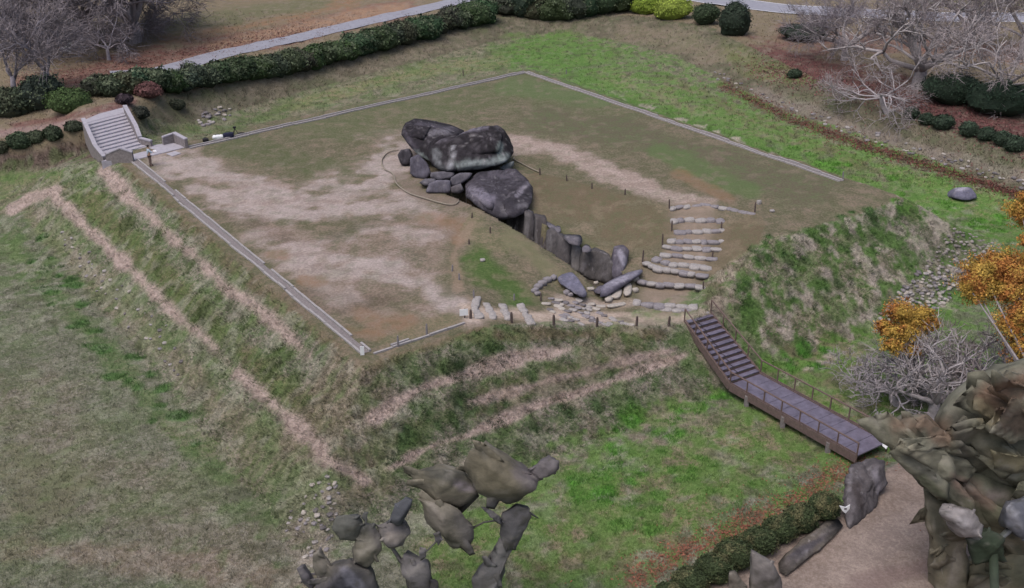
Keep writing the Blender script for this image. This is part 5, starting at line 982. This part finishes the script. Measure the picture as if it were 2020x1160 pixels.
crown('lumpy_tree', (Q(985, 1250, 37)[0], 37, -5.2), 'lumpy olive grey tree top with smooth rounded masses, bottom centre', [
    ([(918, 925), (928, 892), (948, 884), (962, 890), (976, 918), (1000, 925), (1040, 926), (1062, 940), (1054, 962), (1030, 985), (1000, 996), (970, 990), (944, 972)], ol, [([(1030, 935), (1050, 950)], 18, (96, 90, 94), .7), ([(950, 890), (958, 900)], 8, (70, 70, 66), .7)]),
    ([(1045, 928), (1062, 915), (1085, 903), (1103, 908), (1104, 922), (1092, 935), (1060, 950)], (102, 98, 102), []),
    ([(806, 932), (830, 930), (870, 926), (915, 935), (945, 958), (940, 975), (908, 1003), (880, 1006), (850, 988), (822, 955)], (110, 106, 92), [([(850, 935), (910, 942)], 12, (66, 68, 66), .7), ([(905, 955), (930, 965)], 8, (124, 116, 130), .6)]),
    ([(818, 982), (835, 978), (868, 995), (905, 1008), (930, 1038), (936, 1062), (922, 1084), (895, 1084), (868, 1055), (845, 1030)], (104, 100, 92), [([(905, 1020), (925, 1070)], 12, (84, 82, 84), .6), ([(850, 1000), (870, 1030)], 10, (134, 128, 122), .5)]),
    ([(995, 1012), (1020, 1000), (1048, 1003), (1050, 1020), (1035, 1045), (1015, 1080), (1000, 1085), (985, 1055), (990, 1030)], (84, 84, 88), []),
    ([(985, 1060), (1018, 1068), (1005, 1105), (985, 1150), (975, 1180), (935, 1180), (930, 1140), (960, 1105)], (90, 90, 92), [([(990, 1070), (975, 1120)], 6, (128, 128, 128), .5)]),
    ([(950, 1003), (975, 1008), (990, 1022), (985, 1032), (968, 1020)], (76, 76, 80), [])], 600, 37, links=[([(955, 1180, 37.2), (985, 1090, 37.6), (1015, 1010, 38)], [.28, .22, .12]), ([(985, 1026, 37.8), (955, 1030, 37.8), (925, 1045, 37.8)], .04), ([(1045, 1012, 37.7), (1062, 1022, 37.7)], [.06, .02]), ([(905, 1010, 38), (940, 975, 38)], .15), ([(952, 1184, 37.2), (940, 1260, 37), (930, 1500, 35.5)], [.3, .35, .45])])
crown('lumpy_tree', (Q(800, 1400, 36)[0], 36, -5.2), 'cluster of small grey lumpy branches at the bottom, left of centre', [
    ([(655, 1042), (662, 1022), (680, 1016), (708, 1020), (716, 1035), (702, 1066), (672, 1066)], (90, 92, 88), []),
    ([(714, 1040), (735, 1034), (752, 1055), (755, 1085), (742, 1105), (722, 1118), (698, 1112), (694, 1085), (702, 1060)], (116, 112, 100), [([(735, 1050), (745, 1075)], 7, (84, 78, 84), .6)]),
    ([(745, 1038), (770, 1030), (798, 1032), (809, 1052), (795, 1078), (768, 1082), (752, 1065)], (106, 102, 104), [([(770, 1060), (795, 1060)], 8, (138, 130, 122), .5)]),
    ([(768, 1030), (782, 998), (800, 984), (814, 986), (806, 1002), (795, 1030), (785, 1036)], (76, 80, 88), []),
    ([(712, 1022), (720, 1008), (727, 1010), (722, 1030)], (84, 86, 86), []),
    ([(787, 1104), (795, 1096), (812, 1108), (842, 1110), (850, 1135), (848, 1152), (862, 1180), (815, 1180), (790, 1135)], (104, 102, 104), []),
    ([(615, 1182), (622, 1150), (650, 1122), (685, 1112), (725, 1126), (752, 1182)], (72, 72, 84), [([(680, 1130), (710, 1160)], 10, (126, 126, 142), .6)]),
    ([(618, 1092), (630, 1088), (645, 1104), (660, 1122), (652, 1140), (630, 1142), (618, 1118)], (108, 104, 96), []),
    ([(584, 1122), (598, 1118), (612, 1136), (622, 1152), (615, 1166), (596, 1146)], (84, 82, 88), []),
    ([(855, 1052), (868, 1050), (872, 1066), (864, 1076), (856, 1066)], (92, 90, 96), []), ([(828, 1078), (840, 1082), (838, 1100), (830, 1104)], (96, 94, 98), []),
    ([(850, 1145), (862, 1150), (870, 1180), (845, 1180)], (64, 62, 70), [])], 640, 36,
    links=[([(815, 1180, 36.3), (800, 1120, 36.4), (770, 1075, 36.5), (730, 1050, 36.5), (680, 1045, 36.5)], [.16, .11, .08, .06, .04]), ([(700, 1180, 36.3), (640, 1130, 36.4), (600, 1135, 36.4)], [.12, .08, .04]), ([(835, 1140, 36.3), (834, 1095, 36.4), (864, 1065, 36.4)], .035), ([(815, 1182, 36.3), (815, 1500, 34)], [.3, .4])])
crown('streaked_tree', (Q(2050, 1500, 34)[0], 34, -4.6), 'huge smeared olive brown tree mass filling the bottom right corner', [
    ([(1758, 842), (1790, 828), (1830, 822), (1862, 860), (1885, 930), (1850, 965), (1800, 928), (1760, 890)], (112, 112, 98), [([(1770, 842), (1830, 832), (1860, 862)], 20, (112, 92, 78), .8), ([(1765, 868), (1820, 905)], 8, (150, 146, 128), .7), ([(1790, 905), (1850, 945)], 11, (76, 78, 74), .7)]),
    ([(1864, 835), (1885, 780), (1930, 755), (2000, 722), (2090, 690), (2110, 900), (2000, 960), (1920, 950), (1880, 900)], (108, 108, 94), [([(1960, 785), (2020, 760)], 30, (106, 84, 70), .9), ([(1985, 830), (2040, 835)], 26, (84, 70, 62), .8), ([(1885, 800), (1905, 900)], 14, (92, 90, 82), .8), ([(1930, 800), (1960, 830)], 12, (140, 132, 106), .7)]),
    ([(1815, 935), (1860, 925), (1960, 900), (2090, 880), (2110, 1060), (2000, 1060), (1900, 1050), (1845, 1010)], (100, 102, 84), [([(1890, 950), (1950, 990)], 15, (122, 102, 92), .8), ([(1820, 945), (1880, 1000)], 9, (74, 80, 62), .8), ([(1960, 975), (2020, 1000)], 10, (132, 124, 124), .7), ([(1960, 900), (2040, 920)], 20, (124, 118, 90), .7)]),
    ([(1822, 965), (1880, 990), (1915, 1060), (1905, 1185), (1858, 1190), (1852, 1090), (1836, 1025)], (106, 100, 84), [([(1838, 1000), (1860, 1070)], 12, (78, 80, 72), .7), ([(1890, 1080), (1880, 1150)], 10, (132, 126, 118), .6)]),
    ([(1895, 1120), (1960, 1100), (2110, 1060), (2110, 1195), (1885, 1195)], (110, 108, 88), [([(1960, 1120), (2020, 1150)], 14, (84, 88, 72), .7), ([(1920, 1150), (1990, 1170)], 8, (138, 130, 118), .6)]),
    ([(1990, 940), (2110, 930), (2110, 1195), (2000, 1130)], (112, 106, 90), [([(2010, 1080), (2020, 1140)], 12, (80, 84, 70), .7)])], 700, 40, links=[([(2040, 1180, 40.5), (1990, 1000, 41.5), (1960, 880, 42)], [.9, .7, .4]), ([(2060, 1150, 40), (2080, 1500, 36)], [.9, 1.1])], vox=.1, bulk=.7, flakes=[([(1775, 855), (1840, 845), (1880, 900), (1865, 940), (1805, 920)], 6, 39.9, 1.7), ([(1890, 850), (1940, 785), (2060, 740), (2060, 930), (1910, 930)], 11, 40.1, 2.4), ([(1860, 965), (1950, 950), (2060, 950), (2060, 1010), (1950, 1025), (1880, 1015)], 6, 39.9, 1.9), ([(1870, 1050), (1895, 1055), (1895, 1160), (1880, 1160)], 4, 39.9, 1.3), ([(1930, 1130), (2060, 1105), (2060, 1165), (1930, 1165)], 5, 39.8, 1.7)])
crown('pale_lump_shrub', Q(1900, 1500, 36)*[1, 1, 0]+[0, 0, -4.6], 'pale grey lumps and dark green lump coloured as a shaded recess in front of the bottom right tree mass', [
    ([(1855, 1010), (1875, 1003), (1920, 1008), (1942, 1035), (1935, 1060), (1905, 1062), (1885, 1045)], (134, 130, 132), [([(1900, 1030)], 12, (146, 144, 150), .5)]),
    ([(1982, 1005), (1995, 988), (2060, 975), (2070, 1070), (2020, 1065), (1985, 1040)], (92, 96, 108), [([(1990, 1000), (2010, 1040)], 10, (140, 142, 152), .6)]),
    ([(1908, 1062), (1950, 1045), (1985, 1062), (1980, 1105), (1925, 1112)], (46, 60, 44), [])], 720, 38.2, cat='shrub', links=[([(1960, 1090, 38.3), (1970, 1500, 35)], .2), ([(1900, 1040, 38.5), (1950, 1080, 38.4), (2010, 1030, 38.5)], .15)])  # last lump is solid dark green, recess shade put into its colour
crown('grey_shrub', G(1500, 1175), 'two smooth grey pointed lumps rising in front of the clipped bushes', [
    ([(1482, 1090), (1490, 1088), (1520, 1110), (1540, 1140), (1552, 1185), (1478, 1185)], (108, 104, 104), []), ([(1440, 1130), (1450, 1128), (1472, 1155), (1478, 1185), (1440, 1185)], (112, 106, 98), [])], 740, 38.5, 'shrub')
# pieces by the gate
rock('rubble_wall', [(1674, 922, 47.2), (1712, 910, 47.6), (1752, 900, 48), (1754, 940, 47.4), (1740, 985, 46.2), (1705, 1030, 44.7), (1670, 1052, 43.7), (1662, 1030, 44.2), (1672, 965, 45.8)], .6, 'rough dark grey wall end below the footbridge foot', (82, 78, 82), [([(1725, 930), (1735, 970)], 7, (122, 118, 128), .8), ([(1690, 960), (1700, 1010)], 10, (62, 56, 58), .8), ([(1680, 925), (1670, 1000)], 4, (112, 108, 114), .7)], 5, .09, 5, 90, 'wall', ridge=.4, drop=.3)
rock('rubble_wall', [(1615, 1052, 43.3), (1660, 1012, 44.8), (1668, 1048, 43.7), (1600, 1105, 41.5), (1540, 1148, 39.9), (1528, 1122, 40.7), (1570, 1080, 42.1)], .5, 'low mossy bank wall between clipped bushes and dirt path', (92, 86, 80), [([(1560, 1100), (1640, 1050)], 7, (66, 64, 76), .7)], 4, .05, 3, 91, 'wall', ridge=.4, drop=.3)
e = empty('leaflet', Vector(Q(1667, 1004, 43.9)), 'small white crumpled leaflet on the dark wall end', 'paper')
mb = MB(); a_ = [Q(x, y, 43.9) for x, y in [(1656, 998), (1668, 1001), (1677, 996), (1676, 1004), (1668, 1013), (1662, 1008)]]; b_ = [p+[0, .04, 0] for p in a_]; n = len(a_); mb.add(a_+b_, [tuple(range(n)), tuple(range(n, 2*n))[::-1]]+[(i, n+i, n+(i+1) % n, (i+1) % n) for i in range(n)]); mb.build('sheet', M_white, e)
mb = MB(); mb.box(Q(1668, 1004, 43.85), .12, .02, .08); mb.build('print', stone_mats[3], e)
e = empty('gate_sign', Vector(P(1745, 886, -4.6)), 'white striped sign panel at the lower end of the footbridge', 'sign')
mb = MB(); a_ = [Q(x, y, 49.2-(y-834)*.012) for x, y in [(1736, 834), (1755, 835), (1757, 848), (1763, 855), (1758, 872), (1748, 886), (1741, 880), (1742, 856)]]; b_ = [p+[0, .08, 0] for p in a_]; n = len(a_); mb.add(a_+b_, [tuple(range(n)), tuple(range(n, 2*n))[::-1]]+[(i, n+i, n+(i+1) % n, (i+1) % n) for i in range(n)]); mb.build('panel', M_white, e)
for (x, y) in [(1750, 861), (1748, 869), (1745, 845)]: mb = MB(); mb.box(Q(x, y, 48.6), .3, .02, .07, (1, 0, -.35)); mb.build('stripe', M_black, e)
mb = MB(); mb.tube([P(1748, 890, -4.7), Q(1749, 860, 49.25)], .06, 6); mb.build('post', M_steel, e)
for x, y, lb in ((97, 116, 'upright white board among the left trees, nearer the edge'), (136, 112, 'tilted white board among the left trees, further right')):
    g_ = G(x, y); e = empty('board', Vector(g_), lb, 'sign'); mb = MB(); mb.box((0, 0, 1.2), 1.0, .06, 1.2, (1, .15, .1 if 'upright' in lb else -.4)); mb.build('panel', M_white, e).location = (0, 0, 0)
    mb = MB(); mb.tube([(0, .05, -.1), (0, .05, .9)], .05, 6); mb.build('post', M_wood, e).location = (0, 0, 0)
# ------------------------------------------------------------------ roads
def ribbon(name, pts, w_, label, lines=True, mat=M_road):
    W_ = [G(*p) for p in pts[1:-1]]; W_ = [P(*pts[0], -1)]+W_+[P(*pts[-1], -1)]; L = np.array([p[:2] for p in W_]); sg = np.hypot(*np.diff(L, axis=0).T); cs4 = np.r_[0, np.cumsum(sg)]; ts = np.arange(0, cs4[-1], 1.0); X = np.interp(ts, cs4, L[:, 0]); Y = np.interp(ts, cs4, L[:, 1])
    kx = np.ones(9)/9; X = np.convolve(np.pad(X, 4, 'edge'), kx, 'valid'); Y = np.convolve(np.pad(Y, 4, 'edge'), kx, 'valid'); dx = np.gradient(X); dy = np.gradient(Y); nn = np.hypot(dx, dy); nx, ny = -dy/nn, dx/nn; m = 9
    def strip(o0, o1, dzz, nm, mt, par=None):
        V = []; F = []
        for k in range(m):
            o_ = o0+(o1-o0)*k/(m-1)
            for i in range(len(X)): V.append((X[i]+nx[i]*o_, Y[i]+ny[i]*o_, 0))
        V = np.array(V); zc = np.max([hz(X+nx*s_, Y+ny*s_) for s_ in np.linspace(-w_/2, w_/2, 5)], 0); V[:, 2] = np.tile(zc, m)+dzz; n = len(X)
        F = np.array([(k*n+i, k*n+i+1, (k+1)*n+i+1, (k+1)*n+i) for k in range(m-1) for i in range(n-1)]); return mk(nm, V, F, mt, par)
    o = strip(-w_/2, w_/2, .05, name, mat); tag(o, label, 'road', kind='structure')
    if lines:
        for s_ in (-1, 1): strip(s_*(w_/2-.25), s_*(w_/2-.1), .056, 'edge_line', M_white, o)
ribbon('road', [(200, 172), (300, 146), (400, 117), (470, 101), (560, 81), (660, 58), (760, 35), (860, 13), (960, -10)], 3.4, 'narrow grey road behind the long hedge', False)
ribbon('road', [(1340, -10), (1420, 2), (1500, 14), (1600, 22), (1720, 28), (1850, 34), (2000, 36), (2120, 36)], 6.0, 'pale grey road crossing the top right corner')
for ob in bpy.data.objects:
    if ob.type == 'MESH' and ob.parent and ob.parent.type == 'EMPTY' and False: pass
